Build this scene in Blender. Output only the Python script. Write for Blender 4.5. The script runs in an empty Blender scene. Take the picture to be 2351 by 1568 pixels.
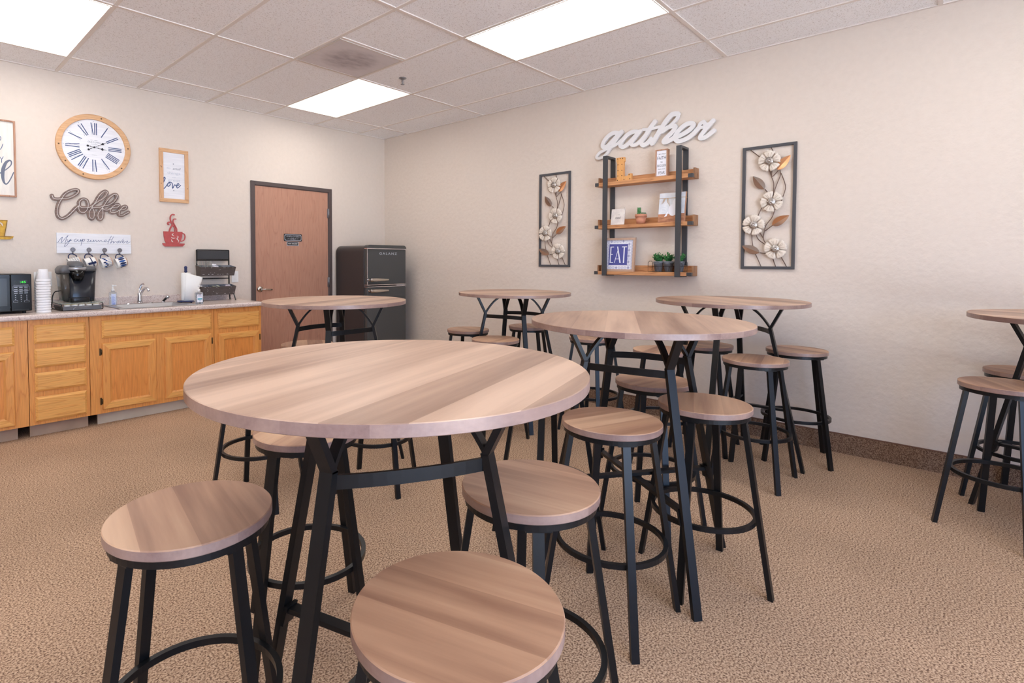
import bpy, bmesh, math, random
from mathutils import Vector, Matrix
random.seed(7)
scene = bpy.context.scene
COL = scene.collection

# ------------------------------------------------------------------ camera
def make_camera():
    yaw, pitch, roll = 0.8046596, -0.0334912, 0.0018805
    cy, sy, cp, sp = math.cos(yaw), math.sin(yaw), math.cos(pitch), math.sin(pitch)
    f = Vector((sy*cp, cy*cp, sp)); r = Vector((cy, -sy, 0)); u = r.cross(f)
    c, s = math.cos(roll), math.sin(roll)
    r2 = c*r + s*u; u2 = -s*r + c*u
    cam = bpy.data.cameras.new('camera'); ob = bpy.data.objects.new('camera', cam); COL.objects.link(ob)
    ob.matrix_world = Matrix(((r2.x, u2.x, -f.x, -4.48914), (r2.y, u2.y, -f.y, -5.53382), (r2.z, u2.z, -f.z, 1.305), (0, 0, 0, 1)))
    cam.sensor_fit = 'HORIZONTAL'; cam.sensor_width = 36.0
    cam.lens = 36.0*1247.8/2351.0
    cam.shift_x = 137.829/2351.0; cam.shift_y = -143.677/2351.0
    cam.clip_start = 0.02; cam.clip_end = 100
    scene.camera = ob
make_camera()

# ------------------------------------------------------------------ world, exposure
w = bpy.data.worlds.new('daylight'); scene.world = w; w.use_nodes = True
bg = w.node_tree.nodes['Background']; bg.inputs[1].default_value = 1.0
_tc = w.node_tree.nodes.new('ShaderNodeTexCoord'); _sx = w.node_tree.nodes.new('ShaderNodeSeparateXYZ'); _cr = w.node_tree.nodes.new('ShaderNodeMapRange'); _mx = w.node_tree.nodes.new('ShaderNodeMix'); _mx.data_type = 'VECTOR'
w.node_tree.links.new(_tc.outputs['Generated'], _sx.inputs[0]); w.node_tree.links.new(_sx.outputs['Z'], _cr.inputs[0]); _cr.inputs[1].default_value = -0.05; _cr.inputs[2].default_value = 0.02
w.node_tree.links.new(_cr.outputs[0], _mx.inputs[0])
_mx.inputs[4].default_value = (14.5, 16.8, 20.0)      # added glow below the horizon, brightens the ceiling through the windows
_mx.inputs[5].default_value = (3.0, 5.0, 9.0)        # blue sky above it
w.node_tree.links.new(_mx.outputs[1], bg.inputs[0])
vs = scene.view_settings
vs.view_transform = 'Standard'; vs.look = 'None'; vs.gamma = 1.0; vs.use_curve_mapping = False
vs.exposure = 0.0
TROFFER_POWER = 7.6

# ------------------------------------------------------------------ colour + material helpers
def lin(c):
    o = []
    for v in c:
        v = v/255.0
        o.append(v/12.92 if v <= 0.04045 else ((v+0.055)/1.055)**2.4)
    return (o[0], o[1], o[2], 1.0)

def newmat(name):
    m = bpy.data.materials.new(name); m.use_nodes = True
    nt = m.node_tree; b = nt.nodes['Principled BSDF']
    return m, nt, b

def mat(name, rgb, rough=0.5, metal=0.0, spec=0.5, var=0.0, scale=20.0, bump=0.0, stretch=(1, 1, 1), trans=0.0, emit=None, es=0.0, coat=0.0, ior=1.45, rgb2=None, detail=3.0, alpha=1.0):
    m, nt, b = newmat(name); N = nt.nodes; L = nt.links
    col = lin(rgb)
    b.inputs['Base Color'].default_value = col
    b.inputs['Roughness'].default_value = rough; b.inputs['Metallic'].default_value = metal
    b.inputs['Specular IOR Level'].default_value = spec; b.inputs['IOR'].default_value = ior
    b.inputs['Transmission Weight'].default_value = trans; b.inputs['Coat Weight'].default_value = coat
    b.inputs['Alpha'].default_value = alpha
    if emit: b.inputs['Emission Color'].default_value = lin(emit); b.inputs['Emission Strength'].default_value = es
    tc = N.new('ShaderNodeTexCoord'); mp = N.new('ShaderNodeMapping'); mp.inputs['Scale'].default_value = stretch
    nz = N.new('ShaderNodeTexNoise'); nz.inputs['Scale'].default_value = scale; nz.inputs['Detail'].default_value = detail
    L.new(tc.outputs['Object'], mp.inputs['Vector']); L.new(mp.outputs[0], nz.inputs['Vector'])
    if var > 0 or rgb2:
        c2 = lin(rgb2) if rgb2 else tuple([min(1, v*(1-var)) for v in col[:3]])+(1,)
        cr = N.new('ShaderNodeValToRGB')
        cr.color_ramp.elements[0].position = 0.35; cr.color_ramp.elements[1].position = 0.65
        cr.color_ramp.elements[0].color = c2; cr.color_ramp.elements[1].color = col
        L.new(nz.outputs['Fac'], cr.inputs[0]); L.new(cr.outputs[0], b.inputs['Base Color'])
    if bump > 0:
        bp = N.new('ShaderNodeBump'); bp.inputs['Strength'].default_value = bump; bp.inputs['Distance'].default_value = 0.01
        L.new(nz.outputs['Fac'], bp.inputs['Height']); L.new(bp.outputs[0], b.inputs['Normal'])
    return m

def plank_mat(name, light, mid, dark, row=0.1, length=0.55, axis='X', rough=0.42, grain=60.0, seam=0.0, world=False, bandmix=0.75):
    """wood laminate: random toned staves along the local x (or z) axis plus long soft grain"""
    m, nt, b = newmat(name); N = nt.nodes; L = nt.links
    tc = N.new('ShaderNodeTexCoord'); oi = N.new('ShaderNodeObjectInfo')
    mp = N.new('ShaderNodeMapping')
    if axis == 'Z': mp.inputs['Rotation'].default_value = (0, math.radians(90), 0)
    add = N.new('ShaderNodeVectorMath'); add.operation = 'ADD'
    sc = N.new('ShaderNodeVectorMath'); sc.operation = 'SCALE'; sc.inputs[0].default_value = (7.3, 3.1, 1.7)
    L.new(oi.outputs['Random'], sc.inputs['Scale']); L.new(tc.outputs['Object'], mp.inputs[0])
    L.new(mp.outputs[0], add.inputs[0]); L.new(sc.outputs[0], add.inputs[1])
    br = N.new('ShaderNodeTexBrick'); br.inputs['Scale'].default_value = 1.0; br.inputs['Mortar Size'].default_value = seam
    br.inputs['Brick Width'].default_value = length; br.inputs['Row Height'].default_value = row
    br.inputs['Color1'].default_value = (0, 0, 0, 1); br.inputs['Color2'].default_value = (1, 1, 1, 1); br.inputs['Mortar'].default_value = (0.5, 0.5, 0.5, 1)
    br.offset = 0.37; br.offset_frequency = 2
    L.new(add.outputs[0], br.inputs['Vector'])
    # soft band along the stave
    n1 = N.new('ShaderNodeTexNoise'); m1 = N.new('ShaderNodeMapping'); m1.inputs['Scale'].default_value = (1.1, 11, 11)
    n1.inputs['Scale'].default_value = 1.0; n1.inputs['Detail'].default_value = 2.0
    L.new(add.outputs[0], m1.inputs[0]); L.new(m1.outputs[0], n1.inputs['Vector'])
    n2 = N.new('ShaderNodeTexNoise'); m2 = N.new('ShaderNodeMapping'); m2.inputs['Scale'].default_value = (4.0, grain, grain)
    n2.inputs['Scale'].default_value = 1.0; n2.inputs['Detail'].default_value = 4.0
    L.new(add.outputs[0], m2.inputs[0]); L.new(m2.outputs[0], n2.inputs['Vector'])
    def mth(op, a, bb):
        q = N.new('ShaderNodeMath'); q.operation = op
        for i, v in enumerate((a, bb)):
            if isinstance(v, (int, float)): q.inputs[i].default_value = v
            else: L.new(v, q.inputs[i])
        return q.outputs[0]
    a = mth('MULTIPLY', br.outputs['Color'], 0.42*bandmix)
    bb = mth('MULTIPLY', n1.outputs['Fac'], 0.95)
    c = mth('MULTIPLY', n2.outputs['Fac'], 0.32)
    s = mth('ADD', mth('ADD', a, bb), c)
    s = mth('SUBTRACT', s, 0.32)
    cr = N.new('ShaderNodeValToRGB'); e = cr.color_ramp.elements
    e[0].position = 0.22; e[0].color = lin(dark); e[1].position = 0.78; e[1].color = lin(light)
    q = e.new(0.5); q.color = lin(mid)
    L.new(s, cr.inputs[0]); L.new(cr.outputs[0], b.inputs['Base Color'])
    b.inputs['Roughness'].default_value = rough
    bp = N.new('ShaderNodeBump'); bp.inputs['Strength'].default_value = 0.05; bp.inputs['Distance'].default_value = 0.004
    L.new(n2.outputs['Fac'], bp.inputs['Height']); L.new(bp.outputs[0], b.inputs['Normal'])
    return m

def oak_mat(name, axis, light, dark, rough=0.38):
    """oak with cathedral grain running along axis X (drawers) or Z (doors)"""
    m, nt, b = newmat(name); N = nt.nodes; L = nt.links
    tc = N.new('ShaderNodeTexCoord'); oi = N.new('ShaderNodeObjectInfo')
    add = N.new('ShaderNodeVectorMath'); add.operation = 'ADD'
    sc = N.new('ShaderNodeVectorMath'); sc.operation = 'SCALE'; sc.inputs[0].default_value = (9.3, 4.1, 5.7)
    L.new(oi.outputs['Random'], sc.inputs['Scale']); L.new(tc.outputs['Object'], add.inputs[0]); L.new(sc.outputs[0], add.inputs[1])
    mp = N.new('ShaderNodeMapping'); mp.inputs['Scale'].default_value = (1.5, 17, 17) if axis == 'X' else (17, 17, 1.5)
    L.new(add.outputs[0], mp.inputs[0])
    nz = N.new('ShaderNodeTexNoise'); nz.inputs['Scale'].default_value = 1.0; nz.inputs['Detail'].default_value = 1.5
    L.new(mp.outputs[0], nz.inputs['Vector'])
    ml = N.new('ShaderNodeMath'); ml.operation = 'MULTIPLY'; ml.inputs[1].default_value = 7.0; L.new(nz.outputs['Fac'], ml.inputs[0])
    fr = N.new('ShaderNodeMath'); fr.operation = 'FRACT'; L.new(ml.outputs[0], fr.inputs[0])
    cr = N.new('ShaderNodeValToRGB'); e = cr.color_ramp.elements
    mid = tuple((a+c)/2 for a, c in zip(light, dark))
    e[0].position = 0.0; e[0].color = lin(mid); e[1].position = 0.25; e[1].color = lin(light)
    q = e.new(0.8); q.color = lin(light); q = e.new(0.95); q.color = lin(dark); q = e.new(1.0); q.color = lin(mid)
    L.new(fr.outputs[0], cr.inputs[0])
    n2 = N.new('ShaderNodeTexNoise'); m2 = N.new('ShaderNodeMapping')
    m2.inputs['Scale'].default_value = (8, 220, 220) if axis == 'X' else (220, 220, 8)
    n2.inputs['Scale'].default_value = 1.0; n2.inputs['Detail'].default_value = 2.0
    L.new(add.outputs[0], m2.inputs[0]); L.new(m2.outputs[0], n2.inputs['Vector'])
    mr = N.new('ShaderNodeMapRange'); mr.inputs[1].default_value = 0.3; mr.inputs[2].default_value = 0.7; mr.inputs[3].default_value = 0.86; mr.inputs[4].default_value = 1.05
    L.new(n2.outputs['Fac'], mr.inputs[0])
    mx = N.new('ShaderNodeVectorMath'); mx.operation = 'MULTIPLY'; L.new(cr.outputs[0], mx.inputs[0]); L.new(mr.outputs[0], mx.inputs[1])
    L.new(mx.outputs[0], b.inputs['Base Color'])
    b.inputs['Roughness'].default_value = rough
    return m

def speckle_mat(name, stops, scale, rough=0.9, bump=0.3, detail=2.0, spec=0.2, dist=0.004, scale2=None):
    m, nt, b = newmat(name); N = nt.nodes; L = nt.links
    tc = N.new('ShaderNodeTexCoord'); nz = N.new('ShaderNodeTexNoise'); nz.inputs['Scale'].default_value = scale; nz.inputs['Detail'].default_value = detail; nz.inputs['Roughness'].default_value = 0.6 if detail > 5 else 0.5
    L.new(tc.outputs['Object'], nz.inputs['Vector'])
    cr = N.new('ShaderNodeValToRGB'); e = cr.color_ramp.elements
    e[0].position, e[0].color = stops[0][0], lin(stops[0][1]); e[1].position, e[1].color = stops[-1][0], lin(stops[-1][1])
    for p, c in stops[1:-1]:
        q = e.new(p); q.color = lin(c)
    L.new(nz.outputs['Fac'], cr.inputs[0])
    out = cr.outputs[0]
    if scale2:
        n2 = N.new('ShaderNodeTexNoise'); n2.inputs['Scale'].default_value = scale2; n2.inputs['Detail'].default_value = 3
        L.new(tc.outputs['Object'], n2.inputs['Vector'])
        mr = N.new('ShaderNodeMapRange'); mr.inputs[1].default_value = 0.3; mr.inputs[2].default_value = 0.7; mr.inputs[3].default_value = 0.9; mr.inputs[4].default_value = 1.07
        L.new(n2.outputs['Fac'], mr.inputs[0])
        mx = N.new('ShaderNodeVectorMath'); mx.operation = 'MULTIPLY'; L.new(out, mx.inputs[0]); L.new(mr.outputs[0], mx.inputs[1]); out = mx.outputs[0]
    L.new(out, b.inputs['Base Color'])
    b.inputs['Roughness'].default_value = rough; b.inputs['Specular IOR Level'].default_value = spec
    if bump:
        bp = N.new('ShaderNodeBump'); bp.inputs['Strength'].default_value = bump; bp.inputs['Distance'].default_value = dist
        L.new(nz.outputs['Fac'], bp.inputs['Height']); L.new(bp.outputs[0], b.inputs['Normal'])
    return m

M_ = {}
M_['wall'] = speckle_mat('tan_wall_paint', [(0.3, (220, 206, 193)), (0.7, (223, 209, 196))], 26.0, rough=0.62, bump=0.40, detail=3.0, spec=0.3, dist=0.009)
M_['tile'] = speckle_mat('fissured_ceiling_tile', [(0.34, (214, 209, 207)), (0.41, (246, 244, 245)), (0.7, (250, 249, 250))], 150.0, rough=0.95, bump=0.5, detail=2.5, dist=0.003)
M_['tbar'] = mat('ceiling_grid_metal', (231, 222, 215), 0.6)
M_['carpet'] = speckle_mat('tan_loop_carpet', [(0.36, (104, 80, 66)), (0.45, (150, 121, 100)), (0.53, (194, 163, 136)), (0.64, (212, 184, 156))], 150.0, rough=1.0, bump=0.5, detail=6.0, spec=0.03, dist=0.004, scale2=1.6)
M_['carpet_base'] = speckle_mat('brown_carpet_cove_base', [(0.38, (96, 72, 58)), (0.5, (134, 106, 87)), (0.64, (160, 132, 110))], 190.0, rough=1.0, bump=0.8, spec=0.05, dist=0.004)
M_['base_trim'] = mat('brown_base_cap', (112, 78, 62), 0.6)
M_['laminate'] = plank_mat('stave_wood_laminate', (204, 172, 148), (178, 146, 124), (145, 114, 96), row=0.125, length=60.0, bandmix=1.0)
M_['laminate_b'] = plank_mat('stave_wood_laminate_seat', (208, 170, 138), (182, 142, 114), (140, 101, 80), row=0.105, length=60.0, bandmix=0.9)
M_['edgeband'] = plank_mat('mauve_brown_edge_band', (172, 142, 128), (152, 124, 114), (128, 101, 94), row=0.14, length=0.23, grain=120.0, rough=0.35)
M_['blackmetal'] = mat('satin_black_powder_coat', (20, 21, 23), 0.36, 0.0, 0.4, var=0.12, scale=60)
M_['oak_h'] = oak_mat('honey_oak_horizontal', 'X', (240, 178, 98), (222, 152, 76))
M_['oak_v'] = oak_mat('honey_oak_vertical', 'Z', (234, 162, 86), (218, 142, 70))
M_['oak_p'] = oak_mat('honey_oak_panel', 'Z', (232, 152, 76), (220, 138, 66))
M_['toe'] = mat('toe_kick_board', (176, 150, 128), 0.7, var=0.15, scale=8)
M_['toe_white'] = mat('primed_toe_kick_board', (200, 186, 166), 0.7, var=0.08, scale=8)
M_['dark'] = mat('dark_recess', (34, 28, 26), 0.9)
M_['counter'] = speckle_mat('speckled_beige_laminate', [(0.30, (168, 140, 132)), (0.42, (208, 190, 182)), (0.6, (220, 205, 197)), (0.75, (228, 216, 210))], 120.0, rough=0.22, bump=0, detail=4.0, spec=0.5)
M_['steel'] = mat('brushed_stainless', (178, 176, 176), 0.34, 1.0, bump=0.03, scale=40, stretch=(1, 20, 1))
M_['chrome'] = mat('chrome', (225, 225, 230), 0.08, 1.0)
M_['nickel'] = mat('satin_nickel', (200, 195, 188), 0.25, 1.0)
M_['door'] = oak_mat('walnut_door_veneer', 'Z', (188, 139, 116), (177, 126, 104), rough=0.5)
M_['frame'] = mat('dark_bronze_door_frame', (84, 72, 70), 0.5)
M_['blackplastic'] = mat('black_plastic', (24, 24, 26), 0.3)
M_['blackgloss'] = mat('gloss_black_plastic', (14, 14, 15), 0.16, spec=0.4)
M_['greyplastic'] = mat('grey_plastic', (92, 92, 95), 0.4)
M_['silver'] = mat('silver_plastic', (168, 168, 172), 0.25, 0.7)
M_['fridge'] = mat('charcoal_fridge_enamel', (76, 77, 77), 0.32, var=0.05, scale=300)
M_['fridge_side'] = mat('dark_fridge_side', (60, 56, 56), 0.3)
M_['white'] = mat('white_paint', (236, 234, 232), 0.5, var=0.04, scale=15)
M_['whiteplastic'] = mat('white_plastic', (238, 236, 234), 0.35)
M_['foam'] = mat('white_foam', (240, 239, 240), 0.7, var=0.03, scale=200)
M_['paper'] = mat('paper_towel', (242, 241, 238), 0.9, bump=0.2, scale=160)
M_['navy'] = mat('navy_blue', (38, 48, 92), 0.4)
M_['ink'] = mat('slate_blue_ink', (70, 88, 128), 0.7)
M_['ink_grey'] = mat('slate_grey_ink', (112, 118, 134), 0.8)
M_['ink_black'] = mat('black_ink', (44, 44, 52), 0.8)
M_['ink_pale'] = mat('pale_grey_ink', (196, 200, 212), 0.8)
M_['pine'] = oak_mat('pine_frame_wood_v', 'Z', (218, 172, 130), (206, 158, 114), rough=0.6)
M_['pine_h'] = oak_mat('pine_frame_wood_h', 'X', (220, 174, 130), (208, 158, 112), rough=0.6)
M_['brownframe'] = oak_mat('thin_brown_frame_wood', 'Z', (186, 140, 112), (160, 112, 88), rough=0.6)
M_['whitewash'] = mat('whitewashed_board', (236, 236, 240), 0.7, rgb2=(226, 226, 231), scale=6, stretch=(1, 4, 12))
M_['cream_board'] = mat('cream_washed_board', (236, 231, 222), 0.7, rgb2=(224, 218, 210), scale=5, stretch=(10, 4, 1))
M_['barnwood'] = oak_mat('weathered_grey_brown_wood', 'X', (136, 114, 104), (100, 82, 78), rough=0.7)
M_['whitewire'] = mat('white_wire', (240, 236, 232), 0.4)
M_['red'] = mat('distressed_red_paint', (186, 82, 80), 0.6, var=0.12, scale=40)
M_['yellow'] = mat('distressed_mustard_paint', (214, 168, 62), 0.6, rgb2=(186, 140, 48), scale=30)
M_['cutout'] = mat('pale_cut_pattern', (216, 204, 198), 0.8)
M_['rust'] = mat('dark_worn_edge', (96, 74, 52), 0.8)
M_['shelfwood'] = oak_mat('toasted_pine_shelf', 'X', (206, 148, 100), (170, 112, 72), rough=0.6)
M_['shelfend'] = oak_mat('toasted_pine_end', 'Z', (160, 116, 82), (118, 80, 54), rough=0.6)
M_['post'] = mat('grey_black_steel', (62, 63, 66), 0.45)
M_['galv'] = mat('galvanised_tin', (150, 152, 158), 0.4, 0.6, rgb2=(120, 122, 128), scale=18)
M_['binwood'] = mat('distressed_brown_bin', (92, 82, 78), 0.7, rgb2=(80, 71, 67), scale=30, stretch=(0.6, 1, 6))
M_['chalk'] = mat('chalkboard', (66, 66, 68), 0.8, var=0.1, scale=6)
M_['terracotta'] = mat('terracotta', (204, 140, 112), 0.8, var=0.06, scale=30)
M_['soil'] = mat('potting_soil', (70, 52, 42), 0.9)
M_['leaf'] = mat('green_leaf', (48, 128, 62), 0.5, rgb2=(26, 88, 44), scale=30)
M_['leaf_l'] = mat('light_green_leaf', (92, 156, 84), 0.5, rgb2=(60, 128, 62), scale=30)
M_['succ'] = mat('succulent_green', (104, 158, 104), 0.6, rgb2=(76, 136, 84), scale=40)
M_['succ2'] = mat('dusty_succulent_green', (140, 160, 132), 0.6, rgb2=(110, 136, 108), scale=40)
M_['zinc'] = mat('matt_zinc_pail', (126, 130, 138), 0.6, rgb2=(110, 114, 122), scale=25)
M_['lwood'] = oak_mat('amber_letter_wood', 'Z', (228, 168, 102), (216, 154, 88), rough=0.6)
M_['petal'] = mat('cream_petal_enamel', (230, 218, 204), 0.6, var=0.06, scale=20)
M_['petalvein'] = mat('petal_vein', (186, 168, 150), 0.7)
M_['stamen'] = mat('antique_silver', (196, 190, 184), 0.25, 0.9, bump=0.3, scale=90)
M_['stem'] = mat('bronze_stem', (112, 88, 76), 0.4, 0.5)
M_['copperleaf'] = mat('copper_leaf', (206, 150, 108), 0.3, 0.75)
M_['silverleaf'] = mat('silver_leaf', (190, 184, 180), 0.3, 0.8)
M_['bronzeleaf'] = mat('brown_bronze_leaf', (128, 98, 80), 0.35, 0.7)
M_['artframe'] = mat('charcoal_art_frame', (74, 74, 78), 0.5)
M_['gather'] = mat('soft_white_cut_wood', (226, 224, 224), 0.6)
M_['twine'] = mat('jute_twine', (196, 160, 118), 0.9)
M_['mug'] = mat('glazed_white_ceramic', (240, 236, 230), 0.2)
M_['mugblue'] = mat('glazed_cobalt', (44, 84, 150), 0.25)
M_['mugnavy'] = mat('glazed_navy', (40, 50, 86), 0.25)
M_['mugbase'] = mat('bare_clay_rim', (206, 170, 148), 0.8)
M_['pewter'] = mat('pewter_knob', (140, 140, 146), 0.25, 0.9)
M_['plum'] = mat('indigo_print', (78, 82, 150), 0.5)
M_['printwhite'] = mat('print_white', (236, 236, 244), 0.6)
M_['tanframe'] = mat('taupe_wood_frame', (190, 158, 136), 0.6, var=0.08, scale=20, stretch=(1, 1, 8))
M_['clear'] = mat('clear_plastic', (232, 240, 246), 0.08, trans=0.85, ior=1.3)
M_['smoke'] = mat('smoked_clear_plastic', (120, 112, 104), 0.1, trans=0.6, ior=1.3)
M_['teal'] = mat('teal_label', (48, 150, 170), 0.5)
M_['lilac'] = mat('lilac_label', (206, 214, 236), 0.5)
M_['purple'] = mat('violet_mark', (120, 70, 150), 0.5)
M_['led'] = mat('green_led', (20, 60, 20), 0.5, emit=(60, 255, 60), es=1.6)
M_['ledoff'] = mat('unlit_led', (52, 54, 48), 0.5)
M_['glass'] = mat('green_edged_glass', (190, 215, 205), 0.05, ior=1.45, alpha=0.3)
M_['podlid'] = mat('foil_pod_lid', (232, 236, 240), 0.35, rgb2=(214, 196, 110), scale=14)
M_['vent'] = mat('dusty_perforated_vent', (176, 166, 164), 0.7, rgb2=(156, 146, 146), scale=7, detail=4)
M_['ventframe'] = mat('vent_frame_paint', (206, 196, 188), 0.6)
M_['signblack'] = mat('black_sign_plate', (44, 44, 46), 0.35)
M_['signsilver'] = mat('silver_sign_letters', (176, 180, 190), 0.4)
M_['sugar'] = mat('pink_white_packet', (236, 222, 234), 0.7)
M_['packet'] = mat('white_packet', (244, 244, 250), 0.7)
M_['teabag'] = mat('pale_green_packet', (206, 210, 180), 0.7)
M_['canvas1'] = mat('boot_photo_backdrop', (226, 228, 232), 0.7, rgb2=(206, 210, 218), scale=14)
M_['canvas2'] = mat('boot_photo_floor', (190, 134, 100), 0.7, rgb2=(150, 98, 72), scale=16, stretch=(1, 1, 4))
M_['tilecard'] = mat('mottled_cream_card', (230, 222, 214), 0.6, rgb2=(214, 204, 198), scale=26)
M_['hinge'] = mat('steel_hinge', (150, 152, 158), 0.35, 0.9)
M_['antique'] = mat('antique_brass_hinge', (92, 74, 50), 0.4, 0.8)

def troffer_mat():
    m, nt, b = newmat('lit_prismatic_lens'); N = nt.nodes; L = nt.links
    for n in list(N):
        if n.type == 'BSDF_PRINCIPLED': N.remove(n)
    out = [n for n in N if n.type == 'OUTPUT_MATERIAL'][0]
    em = N.new('ShaderNodeEmission'); em.inputs['Color'].default_value = (1.0, 0.965, 0.92, 1); em.inputs['Strength'].default_value = TROFFER_POWER
    L.new(em.outputs[0], out.inputs[0]); return m
M_['lens'] = troffer_mat()

# ------------------------------------------------------------------ mesh builder
class MB:
    def __init__(s): s.v = []; s.f = []; s.sm = []; s.mi = []; s.cur = 0; s.mats = []
    def add(s, vs, fs, smooth=False):
        o = len(s.v); s.v += [tuple(p) for p in vs]
        for f in fs: s.f.append([i+o for i in f]); s.sm.append(smooth); s.mi.append(s.cur)
        return s
    def box(s, x0, x1, y0, y1, z0, z1):
        if x0 > x1: x0, x1 = x1, x0
        if y0 > y1: y0, y1 = y1, y0
        if z0 > z1: z0, z1 = z1, z0
        v = [(x0,y0,z0),(x1,y0,z0),(x1,y1,z0),(x0,y1,z0),(x0,y0,z1),(x1,y0,z1),(x1,y1,z1),(x0,y1,z1)]
        return s.add(v, [(0,3,2,1),(4,5,6,7),(0,1,5,4),(1,2,6,5),(2,3,7,6),(3,0,4,7)])
    def frustum(s, a, b, y0, y1):
        """rects (x0,x1,z0,z1): a at depth y0, b at depth y1 (towards the room is -y)"""
        v = [(a[0],y0,a[2]),(a[1],y0,a[2]),(a[1],y0,a[3]),(a[0],y0,a[3]),(b[0],y1,b[2]),(b[1],y1,b[2]),(b[1],y1,b[3]),(b[0],y1,b[3])]
        return s.add(v, [(0,3,2,1),(4,5,6,7),(0,1,5,4),(1,2,6,5),(2,3,7,6),(3,0,4,7)])
    def bar(s, p0, p1, w, t, side=None):
        p0 = Vector(p0); p1 = Vector(p1); d = (p1-p0).normalized()
        sd = Vector(side) if side is not None else Vector((0,0,1)).cross(d)
        if sd.length < 1e-5: sd = Vector((1,0,0))
        sd = (sd - d*sd.dot(d)).normalized(); n = d.cross(sd)
        v = []
        for p in (p0, p1):
            for a, b in ((-1,-1),(1,-1),(1,1),(-1,1)): v.append(p + sd*a*w/2 + n*b*t/2)
        return s.add(v, [(0,3,2,1),(4,5,6,7),(0,1,5,4),(1,2,6,5),(2,3,7,6),(3,0,4,7)])
    def leg(s, p0, p1, w, t, side):
        """bar whose two ends are cut level"""
        p0 = Vector(p0); p1 = Vector(p1); d = (p1-p0).normalized(); sd = Vector(side).normalized(); n = Vector((0,0,1)).cross(sd)
        v = []
        for p in (p0, p1):
            for a, b in ((-1,-1),(1,-1),(1,1),(-1,1)): v.append(p + sd*a*w/2 + n*b*t/2)
        return s.add(v, [(0,3,2,1),(4,5,6,7),(0,1,5,4),(1,2,6,5),(2,3,7,6),(3,0,4,7)])
    def sweep(s, path, prof, up=(0,0,1), closed=False, smooth=False):
        """prof: list of (a,b): a along side (tangent x up), b along up"""
        P = [Vector(p) for p in path]; n = len(P); k = len(prof); up = Vector(up); v = []
        for i in range(n):
            if closed: t = P[(i+1) % n]-P[i-1]
            else: t = P[min(i+1, n-1)]-P[max(i-1, 0)]
            t.normalize(); sd = t.cross(up)
            if sd.length < 1e-6: sd = Vector((1,0,0))
            sd.normalize(); u = sd.cross(t)
            for a, b in prof: v.append(P[i]+sd*a+u*b)
        f = []
        for i in range(n if closed else n-1):
            j = (i+1) % n
            for q in range(k): f.append((i*k+q, i*k+(q+1) % k, j*k+(q+1) % k, j*k+q))
        if not closed: f += [tuple(range(k))[::-1], tuple(range((n-1)*k, n*k))]
        return s.add(v, f, smooth)
    def tube(s, path, r, n=8, closed=False, up=(0,0,1)):
        P = [Vector(p) for p in path]
        d = (P[-1]-P[0]) if len(P) > 1 else Vector((1,0,0))
        if d.length > 0 and abs(d.normalized().dot(Vector(up))) > 0.9: up = (0.12, 1, 0.05)
        return s.sweep(path, [(r*math.cos(2*math.pi*i/n), r*math.sin(2*math.pi*i/n)) for i in range(n)], up, closed, True)
    def lathe(s, prof, n=32, c=(0,0,0), axis='Z', smooth=True):
        v = []; f = []; k = len(prof)
        for r, z in prof:
            for i in range(n):
                a = 2*math.pi*i/n; x, y = r*math.cos(a), r*math.sin(a)
                p = (x, y, z) if axis == 'Z' else ((x, z, y) if axis == 'Y' else (z, x, y))
                v.append((p[0]+c[0], p[1]+c[1], p[2]+c[2]))
        for q in range(k-1):
            for i in range(n):
                j = (i+1) % n; f.append((q*n+i, q*n+j, (q+1)*n+j, (q+1)*n+i) if axis != 'Y' else (q*n+j, q*n+i, (q+1)*n+i, (q+1)*n+j))
        s.add(v, f, smooth)
        o = len(s.v)-k*n
        for q in (0, k-1):
            if prof[q][0] > 1e-6:
                s.f.append([o+q*n+i for i in (range(n) if q else reversed(range(n)))]); s.sm.append(False); s.mi.append(s.cur)
        return s
    def prism(s, poly, y0, y1):
        """poly in local xz, extruded along y from y0 (wall) to y1 (room)"""
        n = len(poly); v = [(x, y0, z) for x, z in poly]+[(x, y1, z) for x, z in poly]
        f = [tuple(range(n)), tuple(reversed(range(n, 2*n)))]+[(i, i+n, (i+1) % n+n, (i+1) % n) for i in range(n)]
        return s.add(v, f)
    def ribbon(s, pts, w, y0, y1, k=4, wf=None, res=None):
        return outline_mb(s, [(pts, w, wf)], y0, y1, res or max(min(w/5, .0016), .0005), k)
    def ball(s, c, r, n=12, m=8, sc=(1,1,1)):
        pr = [(max(r*math.sin(math.pi*i/m), 1e-7), -r*math.cos(math.pi*i/m)) for i in range(m+1)]
        o = len(s.v); s.lathe(pr, n)
        for i in range(o, len(s.v)):
            x, y, z = s.v[i]; s.v[i] = (c[0]+x*sc[0], c[1]+y*sc[1], c[2]+z*sc[2])
        return s

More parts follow.
